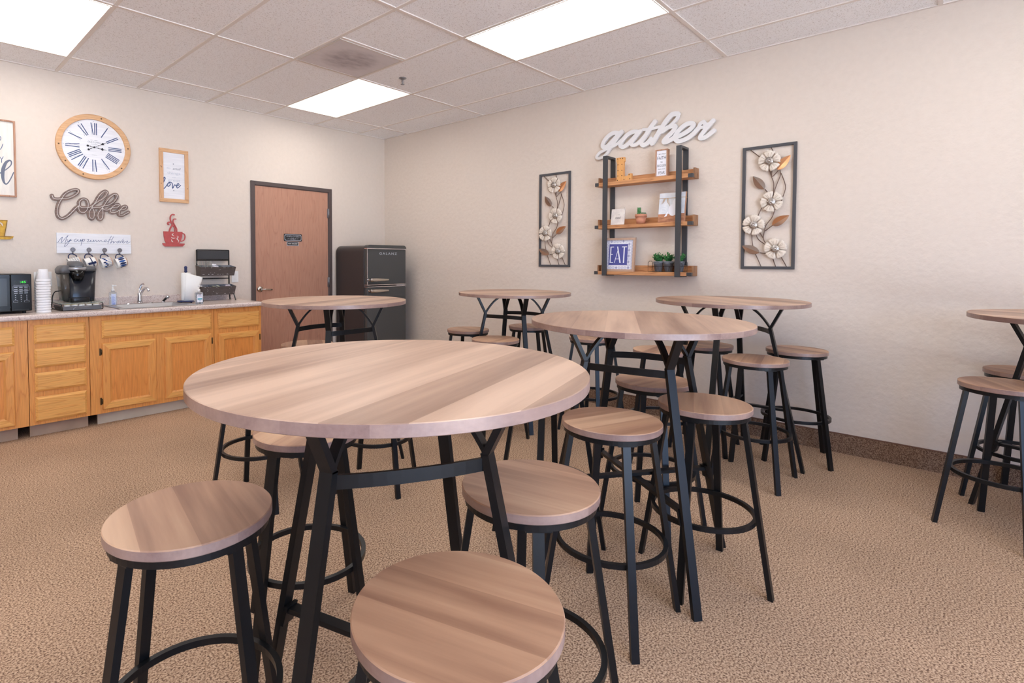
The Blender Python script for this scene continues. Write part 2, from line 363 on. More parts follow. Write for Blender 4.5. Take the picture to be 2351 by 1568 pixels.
def outline_mb(mb, strokes, y0, y1, res=.0016, k=4, polys=()):
    """one clean cut-out slab: union of round-ended strokes [(pts, width, wf)] traced into outlines, filled with its holes"""
    import numpy as np
    segs = []
    for pts, w_, wf in strokes:
        P = smooth_path(pts, k); n = len(P)
        for i in range(n-1):
            ra = w_/2*(wf(i/(n-1)) if wf else 1); rb = w_/2*(wf((i+1)/(n-1)) if wf else 1); segs.append((P[i], P[i+1], ra, rb))
    for poly in polys:
        for i in range(len(poly)): segs.append((poly[i], poly[(i+1) % len(poly)], res, res))
    rm = max(max(s[2], s[3]) for s in segs)+3*res
    xs_ = [p[0] for s in segs for p in s[:2]]; zs_ = [p[1] for s in segs for p in s[:2]]
    X0, Z0 = min(xs_)-rm, min(zs_)-rm; nx = int((max(xs_)+rm-X0)/res)+2; nz = int((max(zs_)+rm-Z0)/res)+2
    D = np.full((nz, nx), 1.0); gx_ = X0+np.arange(nx)*res; gz_ = Z0+np.arange(nz)*res
    for a, c, ra, rb in segs:
        r = max(ra, rb)+3*res
        i0 = max(0, int((min(a[0], c[0])-r-X0)/res)); i1 = min(nx, int((max(a[0], c[0])+r-X0)/res)+2)
        j0 = max(0, int((min(a[1], c[1])-r-Z0)/res)); j1 = min(nz, int((max(a[1], c[1])+r-Z0)/res)+2)
        XX, ZZ = np.meshgrid(gx_[i0:i1], gz_[j0:j1]); dx, dz = c[0]-a[0], c[1]-a[1]; L2 = dx*dx+dz*dz+1e-12
        t = np.clip(((XX-a[0])*dx+(ZZ-a[1])*dz)/L2, 0, 1)
        d = np.hypot(XX-a[0]-t*dx, ZZ-a[1]-t*dz)-(ra+(rb-ra)*t)
        D[j0:j1, i0:i1] = np.minimum(D[j0:j1, i0:i1], d)
    for poly in polys:
        XX, ZZ = np.meshgrid(gx_, gz_); ins = np.zeros(XX.shape, bool); n = len(poly)
        for i in range(n):
            (xa, za), (xb, zb) = poly[i], poly[(i+1) % n]
            if za == zb: continue
            cnd = ((za > ZZ) != (zb > ZZ)) & (XX < (xb-xa)*(ZZ-za)/(zb-za)+xa); ins ^= cnd
        D[ins] = np.minimum(D[ins], -res)
    D[np.abs(D) < 1e-9] = 1e-9
    links = {}
    def ex(j, i, horiz):
        if horiz: a, c = D[j, i], D[j, i+1]; return (X0+(i+a/(a-c))*res, Z0+j*res)
        a, c = D[j, i], D[j+1, i]; return (X0+i*res, Z0+(j+a/(a-c))*res)
    neg = D < 0
    mixed = (neg[:-1, :-1].astype(int)+neg[:-1, 1:]+neg[1:, :-1]+neg[1:, 1:])
    for j, i in zip(*np.nonzero((mixed > 0) & (mixed < 4))):
        j = int(j); i = int(i); e = []
        if neg[j, i] != neg[j, i+1]: e.append((j, i, 1))
        if neg[j, i+1] != neg[j+1, i+1]: e.append((j, i+1, 0))
        if neg[j+1, i] != neg[j+1, i+1]: e.append((j+1, i, 1))
        if neg[j, i] != neg[j+1, i]: e.append((j, i, 0))
        if len(e) == 4: pr = [(e[0], e[1]), (e[2], e[3])] if not neg[j, i] else [(e[0], e[3]), (e[1], e[2])]
        else: pr = [(e[0], e[1])]
        for u, v in pr: links.setdefault(u, []).append(v); links.setdefault(v, []).append(u)
    cu = bpy.data.curves.new('o', 'CURVE'); cu.dimensions = '2D'; cu.fill_mode = 'BOTH'; cu.extrude = abs(y1-y0)/2
    seen = set()
    for st in links:
        if st in seen: continue
        loop = [st]; seen.add(st); cur = st
        while True:
            nx_ = [q for q in links[cur] if q not in seen]
            if not nx_: break
            cur = nx_[0]; seen.add(cur); loop.append(cur)
        if len(loop) < 6: continue
        pts = [ex(j, i, h) for j, i, h in loop]
        keep = [pts[0]]
        for q in range(1, len(pts)):
            a = keep[-1]; c = pts[(q+1) % len(pts)]; b_ = pts[q]; L_ = math.hypot(c[0]-a[0], c[1]-a[1])+1e-9
            dev = abs((b_[0]-a[0])*(c[1]-a[1])-(b_[1]-a[1])*(c[0]-a[0]))/L_
            if dev > res*.05 or math.hypot(b_[0]-a[0], b_[1]-a[1]) > res*4: keep.append(b_)
        if len(keep) < 3: continue
        sp = cu.splines.new('POLY'); sp.points.add(len(keep)-1); sp.use_cyclic_u = True
        for pnt, (x, z) in zip(sp.points, keep): pnt.co = (x, z, 0, 1)
    ob = bpy.data.objects.new('o', cu); me = bpy.data.meshes.new_from_object(ob); ym = (y0+y1)/2
    bm = bmesh.new(); bm.from_mesh(me); bmesh.ops.remove_doubles(bm, verts=bm.verts, dist=1e-5); bm.to_mesh(me); bm.free()
    mb.add([(v.co.x, ym-v.co.z, v.co.y) for v in me.vertices], [tuple(p.vertices) for p in me.polygons])
    bpy.data.objects.remove(ob); bpy.data.curves.remove(cu); bpy.data.meshes.remove(me)
    return mb

def ring_frame(mb, x0, x1, z0, z1, w, yb, yf, side_i=0, rail_i=1):
    """mitred picture-frame ring, one connected mesh; stiles use material side_i, rails rail_i"""
    o = [(x0, z0), (x1, z0), (x1, z1), (x0, z1)]; i = [(x0+w, z0+w), (x1-w, z0+w), (x1-w, z1-w), (x0+w, z1-w)]
    v = [(x, yb, z) for x, z in o]+[(x, yb, z) for x, z in i]+[(x, yf, z) for x, z in o]+[(x, yf, z) for x, z in i]
    n0 = len(mb.v); mb.v += v
    for q in range(4):
        r = (q+1) % 4
        for f in ((q, r, 4+r, 4+q), (8+q, 12+q, 12+r, 8+r), (q, 8+q, 8+r, r), (4+q, 4+r, 12+r, 12+q)):
            mb.f.append([n0+k for k in f]); mb.sm.append(False); mb.mi.append(rail_i if q in (0, 2) else side_i)
    return mb

def smooth_path(pts, k=4):
    n = len(pts)
    if n < 3: return [tuple(p) for p in pts]
    P = [Vector(p) for p in pts]; out = []
    for i in range(n-1):
        p0 = P[max(i-1, 0)]; p1 = P[i]; p2 = P[i+1]; p3 = P[min(i+2, n-1)]
        for q in range(k):
            t = q/k
            out.append((0.5*((2*p1)+(-p0+p2)*t+(2*p0-5*p1+4*p2-p3)*t*t+(-p0+3*p1-3*p2+p3)*t**3))[:])
    out.append(P[-1][:]); return out

def build(name, mb, material, parent=None, bevel=0.0, loc=None, rotz=None, label=None, fix=False):
    me = bpy.data.meshes.new(name); me.from_pydata(mb.v, [], mb.f)
    for p, sm in zip(me.polygons, mb.sm): p.use_smooth = sm
    mats = material if isinstance(material, (list, tuple)) else [material]
    for m in mats: me.materials.append(M_[m] if isinstance(m, str) else m)
    for p, mi in zip(me.polygons, mb.mi): p.material_index = mi
    me.update()
    o = bpy.data.objects.new(name, me); COL.objects.link(o)
    if bevel > 0:
        bv = o.modifiers.new('edge', 'BEVEL'); bv.width = bevel; bv.segments = 2; bv.limit_method = 'ANGLE'; bv.angle_limit = math.radians(40)
    if parent: o.parent = parent
    if loc: o.location = loc
    if rotz is not None: o.rotation_euler = (0, 0, rotz)
    if label: o['label'] = label
    return o

def tag(o, label=None, cat=None, group=None, kind=None):
    if label: o['label'] = label
    if cat: o['category'] = cat
    if group: o['group'] = group
    if kind: o['kind'] = kind
    return o

def thing(name, label, cat, loc=(0,0,0), rotz=0.0, group=None):
    o = bpy.data.objects.new(name, None); COL.objects.link(o); o.empty_display_size = 0.05
    o.location = loc; o.rotation_euler = (0, 0, rotz); return tag(o, label, cat, group)

def dup(root, loc, rotz, label, group=None):
    r = root.copy(); COL.objects.link(r); r.location = loc; r.rotation_euler = (0, 0, rotz); r['label'] = label
    if group: r['group'] = group
    for ch in list(root.children):
        c = ch.copy(); COL.objects.link(c); c.parent = r
        for g in list(ch.children):
            d = g.copy(); COL.objects.link(d); d.parent = c
    return r

def text_mb(mb, s, x, z, h, y, depth=0.0015, align='CENTER', sx=1.0, shear=0.0, bold=0.0, sp=1.0, width=None):
    """flat lettering in the local xz plane facing -y; h = cap height, width = wanted total width"""
    cu = bpy.data.curves.new('t', 'FONT'); cu.body = s; cu.size = h/0.70; cu.extrude = 0.0; cu.align_x = align
    cu.shear = shear; cu.offset = bold*h; cu.space_character = sp; cu.resolution_u = 3
    ob = bpy.data.objects.new('t', cu); me = bpy.data.meshes.new_from_object(ob)
    vs_ = [v.co.copy() for v in me.vertices]; fs = [tuple(p.vertices) for p in me.polygons]
    if width and vs_:
        cw = max(v.x for v in vs_)-min(v.x for v in vs_); sx = width/cw
    V = [(x+v.x*sx, y, z+v.y) for v in vs_]; n = len(V)
    mb.add(V, fs)
    bpy.data.objects.remove(ob); bpy.data.curves.remove(cu); bpy.data.meshes.remove(me)
    return mb

# ================================================================== SETTING
XL, YB, HC = -8.6, -8.9, 2.864
def structure(name, mb, m, **k):
    o = build(name, mb, m, **k); o['kind'] = 'structure'; return o
structure('floor', MB().box(XL-.1, .1, YB-.1, .1, -.1, 0), 'carpet')
structure('wall_left', MB().box(XL-.12, XL, YB, 0, 0, 3.0), 'wall')
structure('wall_right', MB().box(0, .12, YB, 0, 0, 3.0), 'wall')
structure('wall_front', MB().box(XL-.12, .12, 0, .12, 0, 3.0), 'wall')
b = MB(); wins = [(-6.7, -4.85), (-4.7, -2.9)]; z0, z1 = .10, 2.45
b.box(XL-.12, .12, YB-.12, YB, 0, z0).box(XL-.12, .12, YB-.12, YB, z1, 3.0)
xs = [XL-.12, wins[0][0], wins[0][1], wins[1][0], wins[1][1], .12]
for i in (0, 2, 4): b.box(xs[i], xs[i+1], YB-.12, YB, z0, z1)
structure('wall_back', b, 'wall')
for i, (a, c) in enumerate(wins):
    b = MB()
    b.box(a, a+.05, YB-.09, YB-.03, z0, z1).box(c-.05, c, YB-.09, YB-.03, z0, z1).box(a, c, YB-.09, YB-.03, z0, z0+.05).box(a, c, YB-.09, YB-.03, z1-.05, z1)
    b.box((a+c)/2-.025, (a+c)/2+.025, YB-.09, YB-.03, z0, z1)
    structure('window_%d' % (i+1), b, 'frame')
# ceiling: recessed tiles over a T-bar grid
G0X, G0Y, T = -.4332, -.4677, .6096
gx = [G0X-T*k for k in range(14) if G0X-T*k > XL]
gy = [G0Y-2*T*k for k in range(8) if G0Y-2*T*k > YB]
b = MB(); b.box(XL-.12, .12, YB-.12, .12, HC+.006, HC+.05)
structure('ceiling', b, 'tile')
b = MB(); hw = .0125
for x in gx: b.box(x-hw, x+hw, YB, 0, HC, HC+.006)
for y in gy: b.box(XL, 0, y-hw, y+hw, HC-.0005, HC+.006)
b.box(G0X-3*T, G0X-2*T, G0Y-3*T-hw, G0Y-3*T+hw, HC-.0005, HC+.006)
b.box(XL, 0, -.02, 0, HC-.001, HC+.006).box(-.02, 0, YB, 0, HC-.001, HC+.006)
structure('trim_1', b, 'tbar')
# carpet cove base
def base(name, x0, x1, y0, y1, cap):
    b = MB(); b.box(x0, x1, y0, y1, 0, .128)
    o = structure(name, b, 'carpet_base')
    c = build('base_cap', MB().box(*cap, .128, .134), 'base_trim', o)
base('baseboard_right', -.012, 0, YB, -.0, (-.014, 0, YB, 0))
base('baseboard_front', -.78, -.012, -.012, 0, (-.78, -.012, -.014, 0))
base('baseboard_left', XL, XL+.012, YB, 0, (XL, XL+.014, YB, 0))

# ------------------------------------------------------------------ door
d = thing('door_1', 'closed brown wood veneer door in a dark frame beside the black refrigerator', 'door', (-1.3125, 0, 0)); d['kind'] = 'structure'
b = MB(); b.box(-.5, -.458, -.02, 0, 0, 2.148).box(.458, .5, -.02, 0, 0, 2.148).box(-.458, .458, -.02, 0, 2.106, 2.148)
b.box(-.462, -.452, -.012, 0, 0, 2.11).box(.452, .462, -.012, 0, 0, 2.11).box(-.46, .46, -.012, 0, 2.10, 2.108)
build('door_frame', b, 'frame', d, bevel=.003)
build('door_leaf', MB().box(-.452, .448, -.006, 0, .01, 2.10), 'door', d)
for z in (1.86, 1.05, .25):
    b = MB(); b.lathe([(.007, -.055), (.007, .055)], 12, (.453, -.018, z)); b.box(.44, .466, -.014, -.006, z-.055, z+.055)
    for q in range(1, 5): b.lathe([(.0078, -.055+q*.022-.001), (.0078, -.055+q*.022+.001)], 12, (.453, -.018, z))
    build('hinge', b, 'hinge', d)
b = MB(); b.lathe([(.033, -.006), (.033, -.012), (.026, -.018), (.012, -.02), (.012, -.05)], 24, (-.405, 0, .995), 'Y')
b.tube([(-.405, -.05, .995), (-.36, -.056, .993), (-.31, -.052, .99), (-.285, -.045, .987)], .009, 10)
build('door_lever', b, 'nickel', d, label='satin nickel lever handle')

s = thing('door_sign', 'black sign reading EMPLOYEES ONLY on the wood door', 'sign', (-1.322, -.006, 1.560), group=None)
def octo(hw_, hh, c): return [(-hw_, -hh+c), (-hw_+c, -hh), (hw_-c, -hh), (hw_, -hh+c), (hw_, hh-c), (hw_-c, hh), (-hw_+c, hh), (-hw_, hh-c)]
build('plate', MB().prism(octo(.112, .042, .008), 0, -.003), 'signblack', s)
b = MB(); O1 = octo(.104, .034, .012); O2 = octo(.0985, .0285, .012)
for i in range(8):
    j = (i+1) % 8; b.prism([O1[i], O1[j], O2[j], O2[i]], -.003, -.0038)
text_mb(b, 'EMPLOYEES', 0, .006, .017, -.0041, width=.16); text_mb(b, 'ONLY', 0, -.021, .017, -.0041, width=.07)
b.prism([(-.075, -.012), (-.044, -.0105), (-.044, -.0145)], -.003, -.0038); b.prism([(.075, -.012), (.044, -.0145), (.044, -.0105)], -.003, -.0038)
build('lettering', b, 'signsilver', s)
s = thing('door_sign', 'small black sign reading NOT AN EXIT under the larger door sign', 'sign', (-1.325, -.006, 1.491))
build('plate', MB().box(-.073, .073, -.0025, 0, -.023, .023), 'signsilver', s)
build('face', MB().box(-.066, .066, -.0032, -.0025, -.017, .017), 'signblack', s)
build('lettering', text_mb(MB(), 'NOT AN EXIT', 0, -.006, .013, -.0036, width=.115, bold=.03), 'white', s)

# ------------------------------------------------------------------ ceiling fittings
def troffer(x1, y1, label):
    t = thing('ceiling_light', label, 'ceiling light', (x1-T/2, y1-T, HC), group='recessed fluorescent ceiling lights')
    a, c = T/2-.014, T-.014
    b = MB(); b.box(-a, a, -c, c, -.0005, .004); build('diffuser', b, 'lens', t)
    b = MB(); w_ = .006
    b.box(-a, -a+w_, -c, c, -.0045, -.0006).box(a-w_, a, -c, c, -.0045, -.0006).box(-a+w_, a-w_, -c, -c+w_, -.0045, -.0006).box(-a+w_, a-w_, c-w_, c, -.0045, -.0006)
    build('lens_frame', b, 'tbar', t)
    return t
names = {(1, 0): 'small looking lit ceiling light panel nearest the corner above the refrigerator', (1, 4): 'large lit ceiling light panel above the middle tables, at the top of the photo', (5, 0): 'lit ceiling light panel above the coffee counter at the top left'}
for i in (1, 5, 9):
    for j in (0, 4, 8, 12):
        if G0Y-T*j-2*T < YB: continue
        troffer(G0X-T*i, G0Y-T*j, names.get((i, j), 'lit ceiling light panel outside the photograph'))
v = thing('ceiling_vent', 'dusty grey square perforated air vent in the ceiling', 'vent', (G0X-T*2.5, G0Y-T*2.5, HC))
a = T/2-.014
b = MB(); b.box(-a, -a+.012, -a, a, -.005, 0).box(a-.012, a, -a, a, -.005, 0).box(-a+.012, a-.012, -a, -a+.012, -.005, 0).box(-a+.012, a-.012, a-.012, a, -.005, 0)
build('vent_frame', b, 'ventframe', v)
def vent_mat():
    m, nt, bs = newmat('perforated_vent_dust'); N = nt.nodes; L = nt.links
    tc = N.new('ShaderNodeTexCoord')
    def noise(sc, det, st=(1, 1, 1)):
        mp = N.new('ShaderNodeMapping'); mp.inputs['Scale'].default_value = st; nz = N.new('ShaderNodeTexNoise'); nz.inputs['Scale'].default_value = sc; nz.inputs['Detail'].default_value = det
        L.new(tc.outputs['Object'], mp.inputs[0]); L.new(mp.outputs[0], nz.inputs['Vector']); return nz.outputs['Fac']
    ln = N.new('ShaderNodeVectorMath'); ln.operation = 'LENGTH'; L.new(tc.outputs['Object'], ln.inputs[0])
    mr = N.new('ShaderNodeMapRange'); mr.inputs[1].default_value = .12; mr.inputs[2].default_value = .24; mr.inputs[3].default_value = 1.0; mr.inputs[4].default_value = 0.25
    L.new(ln.outputs['Value'], mr.inputs[0])
    ml = N.new('ShaderNodeMath'); ml.operation = 'MULTIPLY'; L.new(mr.outputs[0], ml.inputs[0]); L.new(noise(9, 3, (1, 2.2, 1)), ml.inputs[1])
    cr = N.new('ShaderNodeValToRGB'); e = cr.color_ramp.elements; e[0].position = .12; e[0].color = lin((214, 206, 206)); e[1].position = .62; e[1].color = lin((168, 158, 160))
    L.new(ml.outputs[0], cr.inputs[0]); L.new(cr.outputs[0], bs.inputs['Base Color']); bs.inputs['Roughness'].default_value = .7
    return m
build('perforated_face', MB().box(-a+.012, a-.012, -a+.012, a-.012, -.0035, 0), vent_mat(), v)
s = thing('sprinkler_head', 'small dark fire sprinkler head hanging from the ceiling', 'sprinkler', (-1.385, -1.955, HC+.006))
build('escutcheon', MB().lathe([(.034, 0), (.034, -.004), (.02, -.009), (.01, -.012)], 20), 'hinge', s)
b = MB(); b.tube([(-.012, 0, -.01), (-.014, 0, -.03), (-.006, 0, -.05)], .002, 6).tube([(.012, 0, -.01), (.014, 0, -.03), (.006, 0, -.05)], .002, 6).lathe([(.004, -.012), (.003, -.05)], 8)
build('yoke', b, 'hinge', s)
b = MB(); b.lathe([(.004, -.05), (.017, -.053), (.017, -.055), (.004, -.057)], 16); build('deflector', b, 'hinge', s)

# ================================================================== TABLES
R90 = math.pi/2
def rad(a): return math.radians(a)
def make_table():
    t = thing('pub_table', '', 'table')
    b = MB(); b.lathe([(.4555, 1.024), (.457, 1.0255), (.457, 1.0465), (.4555, 1.048)], 128, smooth=False)
    for q in range(256): b.mi[q] = 1
    build('tabletop', b, ['laminate', 'edgeband'], t)
    for k in range(4):
        a = k*R90; c, s = math.cos(a), math.sin(a); tan = (-s, c, 0)
        def P(r, z): return (r*c, r*s, z)
        b = MB(); b.leg(P(.437, 0), P(.243, .881), .033, .019, tan); b.leg(P(.243, .877), P(.312, 1.020), .033, .018, tan)
        lg = build('leg', b, 'blackmetal', t)
        b = MB(); b.sweep(smooth_path([P(.245, .878), P(.210, .930), P(.168, .977), P(.118, 1.010), P(.08, 1.0215)], 4), [(-.013, -.0052), (.013, -.0052), (.013, .0052), (-.013, .0052)], (0, 0, 1))
        build('curved_brace', b, 'blackmetal', lg)
        # bowed rail to the next leg
        a2 = a+R90; n = 12; path = []
        r0 = .243
        p0 = Vector((r0*c, r0*s, 0)); p1 = Vector((r0*math.cos(a2), r0*math.sin(a2), 0)); md = ((p0+p1)/2).normalized()
        for q in range(n+1):
            u = q/n; hb = 1-(2*u-1)**2; p = p0.lerp(p1, u)+md*(.025*hb); path.append((p.x, p.y, .856+.004*hb))
        if k % 2 == 0: build('bowed_rail', MB().sweep(path, [(-.004, -.0145), (.004, -.0145), (.004, .0145), (-.004, .0145)]), 'blackmetal', t)
        b = MB(); b.box(.305*c-.03, .305*c+.03, .305*s-.03, .305*s+.03, 1.019, 1.0238); build('mounting_plate', b, 'blackmetal', t)
    for k, z in ((0, .372), (1, .356)):
        a = k*R90; c, s = math.cos(a), math.sin(a); r = .358
        b = MB(); b.bar((r*c, r*s, z), (-r*c, -r*s, z), .030, .014)
        for sg in (1, -1):
            b.leg((sg*(r-.004)*c, sg*(r-.004)*s, z-.045), (sg*(r-.022)*c, sg*(r-.022)*s, z+.012), .040, .012, (-s, c, 0))
            for q in (-.010, .010): b.ball((sg*(r-.012)*c-s*q, sg*(r-.012)*s+c*q, z-.027), .004, 8, 6)
        build('stretcher', b, 'blackmetal', t)
    return t
def make_stool():
    t = thing('bar_stool', '', 'stool')
    b = MB(); b.lathe([(.1755, .698), (.178, .7005), (.178, .7195), (.176, .722)], 96, smooth=False)
    for q in range(192): b.mi[q] = 1
    build('seat', b, ['laminate_b', 'edgeband'], t)
    b = MB(); b.lathe([(.150, .680), (.1705, .680), (.1705, .6978), (.150, .6978)], 64, smooth=False)
    for k in range(4):
        a = k*R90; c, s = math.cos(a), math.sin(a); b.leg((.148*c, .148*s, .6765), (.148*c, .148*s, .6805), .062, .04, (-s, c, 0))
    build('seat_ring', b, 'blackmetal', t)
    for k in range(4):
        a = k*R90; c, s = math.cos(a), math.sin(a)
        b = MB(); b.leg((.256*c, .256*s, 0), (.150*c, .150*s, .679), .027, .018, (-s, c, 0))
        build('leg', b, 'blackmetal', t)
    n = 72; path = [(.1925*math.cos(2*math.pi*i/n), .1925*math.sin(2*math.pi*i/n), .281) for i in range(n)]
    b = MB(); b.sweep(path, [(-.0075, -.009), (.0075, -.009), (.0075, .009), (-.0075, .009)], closed=True)
    build('foot_ring', b, 'blackmetal', t)
    return t
TG = 'round pub tables'
tables = [
 (-3.646, -4.531, 17, 14, 'large round wooden pub table nearest the camera in the centre'),
 (-2.466, -2.534, 46, 18, 'round wooden pub table in front of the door and refrigerator'),
 (-.917, -2.808, -35, -30, 'round wooden pub table at the back, left of the wall shelf'),
 (-2.224, -4.478, -35, 27, 'round wooden pub table right behind the nearest table'),
 (-.618, -4.364, 92, 60, 'round wooden pub table by the right wall, below the wall shelf'),
 (-.600, -5.964, -19, 75, 'round wooden pub table cut off by the right edge of the photo'),
]
SG = 'wooden topped bar stools'
stools = [
 ('A', -4.010, -4.233, 14, -100, 'bar stool at the lower left, left of the nearest table'),
 ('B', -3.835, -4.919, 43, -73, 'closest bar stool, its seat filling the bottom centre of the photo'),
 ('C', -3.336, -4.709, 43, -78, 'bar stool tucked under the right side of the nearest table'),
 ('T', -3.490, -3.875, 18, 30, 'bar stool behind the left part of the nearest table'),
 ('S', -2.370, -4.118, 24, 10, 'bar stool beside the second nearest table, seat hidden behind the nearest tabletop'),
 ('D', -2.654, -4.584, 46, -20, 'bar stool with warm striped seat between the two nearest tables'),
 ('E', -2.166, -4.743, 2, 20, 'bar stool in front of the second nearest table, seat crossed by its leg'),
 ('F', -1.890, -4.407, 40, -10, 'bar stool under the middle of the second nearest table, behind two other stools'),
 ('P', -.953, -4.052, 68, 5, 'bar stool on the left side of the table below the wall shelf'),
 ('G', -.891, -4.596, 44, 10, 'bar stool in front of the table by the right wall'),
 ('H', -.313, -4.693, 61, 70, 'bar stool between the right wall and the table below the shelf, right end'),
 ('R', -.510, -4.179, 50, 80, 'grey looking bar stool behind the table below the shelf, against the wall'),
 ('Q', -.737, -3.429, 40, 40, 'bar stool by the wall, half hidden under the left edge of the second nearest tabletop'),
 ('L', -1.055, -2.422, 60, 75, 'leftmost bar stool at the back centre table'),
 ('M', -1.340, -2.957, 20, 10, 'front bar stool at the back centre table, seat just above the nearest tabletop'),
 ('N', -.496, -2.649, 68, 50, 'bar stool against the wall behind the back centre table'),
 ('O', -2.453, -2.166, 35, 60, 'bar stool behind the table near the door'),
 ('V', -2.520, -3.033, 78, 15, 'bar stool in front of the refrigerator table, mostly hidden by the nearest table'),
 ('U', -3.090, -2.720, 81, 15, 'bar stool left of the door table, only legs showing under the nearest tabletop'),
 ('J', -.795, -5.661, 17, 25, 'bar stool at the right edge of the photo, the nearer of two'),
 ('K', -.279, -5.755, 16, 60, 'bar stool at the right edge of the photo, the farther one by the wall'),
]
proto = None
for x, y, az, td, lb in tables:
    if proto is None: proto = make_table(); o = proto; o.location = (x, y, 0); o.rotation_euler = (0, 0, rad(az)); o['label'] = lb; o['group'] = TG
    else: o = dup(proto, (x, y, 0), rad(az), lb, TG)
    for ch in o.children:
        if ch.name.startswith('tabletop'): ch.rotation_euler = (0, 0, rad(td-az))
proto = None
for k, x, y, az, td, lb in stools:
    if proto is None: proto = make_stool(); o = proto; o.location = (x, y, 0); o.rotation_euler = (0, 0, rad(az)); o['label'] = lb; o['group'] = SG
    else: o = dup(proto, (x, y, 0), rad(az), lb, SG)
    for ch in o.children:
        if ch.name.startswith('seat') and 'ring' not in ch.name: ch.rotation_euler = (0, 0, rad(td-az))

# ================================================================== CABINETS
CG = 'honey oak base cabinets under the counter'
FY = -.590   # face frame plane
def drawer(par, x0, x1, z0, z1):
    b = MB(); b.box(x0, x1, FY-.009, FY-.0005, z0, z1); b.frustum((x0, x1, z0, z1), (x0+.016, x1-.016, z0+.016, z1-.016), FY-.009, FY-.020)
    return build('drawer_front', b, 'oak_h', par)
def cdoor(par, x0, x1, z0, z1, hinge_left):
    r = .055; b = ring_frame(MB(), x0, x1, z0, z1, r, FY-.0005, FY-.018); rb = .006
    b.v = [(x + (rb if x < x0+1e-6 else -rb if x > x1-1e-6 else 0)*(y < FY-.017), y, z + (rb if z < z0+1e-6 else -rb if z > z1-1e-6 else 0)*(y < FY-.017)) for x, y, z in b.v]
    dr = build('cabinet_door', b, ['oak_v', 'oak_h'], par, bevel=.004)
    b = MB(); b.box(x0+r, x1-r, FY-.009, FY-.0005, z0+r, z1-r)
    build('door_panel', b, 'oak_p', dr)
    b = MB(); i = .010; o_ = [(x0+r, z0+r), (x1-r, z0+r), (x1-r, z1-r), (x0+r, z1-r)]; n_ = [(x0+r+i, z0+r+i), (x1-r-i, z0+r+i), (x1-r-i, z1-r-i), (x0+r+i, z1-r-i)]
    b.add([(x, FY-.015, z) for x, z in o_]+[(x, FY-.0092, z) for x, z in n_], [(q, 4+q, 4+(q+1) % 4, (q+1) % 4) for q in range(4)])
    build('door_moulding', b, 'oak_v', dr)
    for z in (z0+.07, z1-.07):
        xx = x0-.008 if hinge_left else x1+.008
        b = MB(); b.box(xx-.006, xx+.004, FY-.006, FY-.0005, z-.028, z+.028); b.lathe([(.004, -.02), (.004, .02)], 8, (x0-.002 if hinge_left else x1+.002, FY-.014, z)); build('hinge', b, 'antique', dr)
def cabinet(x0, x1, label, toe0, toe1, toem, body=True):
    t = thing('base_cabinet', label, 'cabinet', (0, 0, 0), group=CG)
    b = MB(); o_ = [(x0, FY), (x1, FY), (x1, -.004), (x0, -.004)]; w_ = .015; n_ = [(x0+w_, FY+w_), (x1-w_, FY+w_), (x1-w_, -.004-w_), (x0+w_, -.004-w_)]
    v = [(x, y, .092) for x, y in o_]+[(x, y, .868) for x, y in o_]+[(x, y, .868) for x, y in n_]+[(x, y, .107) for x, y in n_]
    b.add(v, [(0, 3, 2, 1)]+[(q, (q+1) % 4, 4+(q+1) % 4, 4+q) for q in range(4)]+[(4+q, 4+(q+1) % 4, 8+(q+1) % 4, 8+q) for q in range(4)]+[(8+q, 8+(q+1) % 4, 12+(q+1) % 4, 12+q) for q in range(4)]+[(12, 13, 14, 15)])
    build('carcass', b, 'oak_v', t)
    build('toe_kick', MB().box(toe0, toe1, -.54, -.52, 0, .092), toem, t)
    return t
c1 = cabinet(-4.80, -3.795, 'honey oak cabinet at the left edge of the photo under the microwave', -4.80, -3.856, 'toe')
drawer(c1, -4.27, -3.869, .690, .826); cdoor(c1, -4.27, -3.872, .112, .648, True); drawer(c1, -4.72, -4.32, .690, .826); cdoor(c1, -4.72, -4.32, .112, .648, True)
c2 = cabinet(-3.791, -3.415, 'honey oak cabinet with a stack of four drawers', -3.786, -3.421, 'toe')
for z0, z1 in ((.691, .828), (.514, .654), (.337, .475), (.115, .298)): drawer(c2, -3.759, -3.437, z0, z1)
c3 = cabinet(-3.411, -2.455, 'wide honey oak sink cabinet with two doors and a false drawer front', -3.357, -2.455, 'toe_white')
drawer(c3, -3.331, -2.478, .690, .829); cdoor(c3, -3.334, -2.937, .121, .652, True); cdoor(c3, -2.876, -2.478, .121, .651, False)
c4 = cabinet(-2.451, -2.003, 'narrow honey oak cabinet at the door end of the counter', -2.451, -2.003, 'toe_white')
drawer(c4, -2.420, -2.024, .684, .823); cdoor(c4, -2.420, -2.024, .121, .641, False)

# counter with sink hole
SX0, SX1, SY0, SY1 = -3.175, -2.615, -.565, -.105
t = thing('countertop', 'pale speckled laminate countertop with low backsplash', 'countertop', (0, 0, 0))
def rounded(y0, y1, zb, zt, r, n=6):
    p = [(y1, zb), (y1, zt)]
    for q in range(n+1):
        a = R90*q/n; p.append((y0+r-r*math.sin(a), zt-r+r*math.cos(a)))
    for q in range(n+1):
        a = R90*q/n; p.append((y0+r-r*math.cos(a), zb+r-r*math.sin(a)))
    return p
b = MB()
def slab(x0, x1, prof):
    n = len(prof); b.add([(x0, y, z) for y, z in prof]+[(x1, y, z) for y, z in prof], [tuple(range(n)), tuple(reversed(range(n, 2*n)))]+[(i, i+n, (i+1) % n+n, (i+1) % n) for i in range(n)])
slab(-4.80, SX0, rounded(-.637, -.022, .869, .908, .014)); slab(SX1, -1.992, rounded(-.637, -.022, .869, .908, .014))
slab(SX0, SX1, rounded(-.637, SY0, .869, .908, .014)); b.box(SX0, SX1, SY1, -.022, .869, .908)
build('worktop', b, 'counter', t)
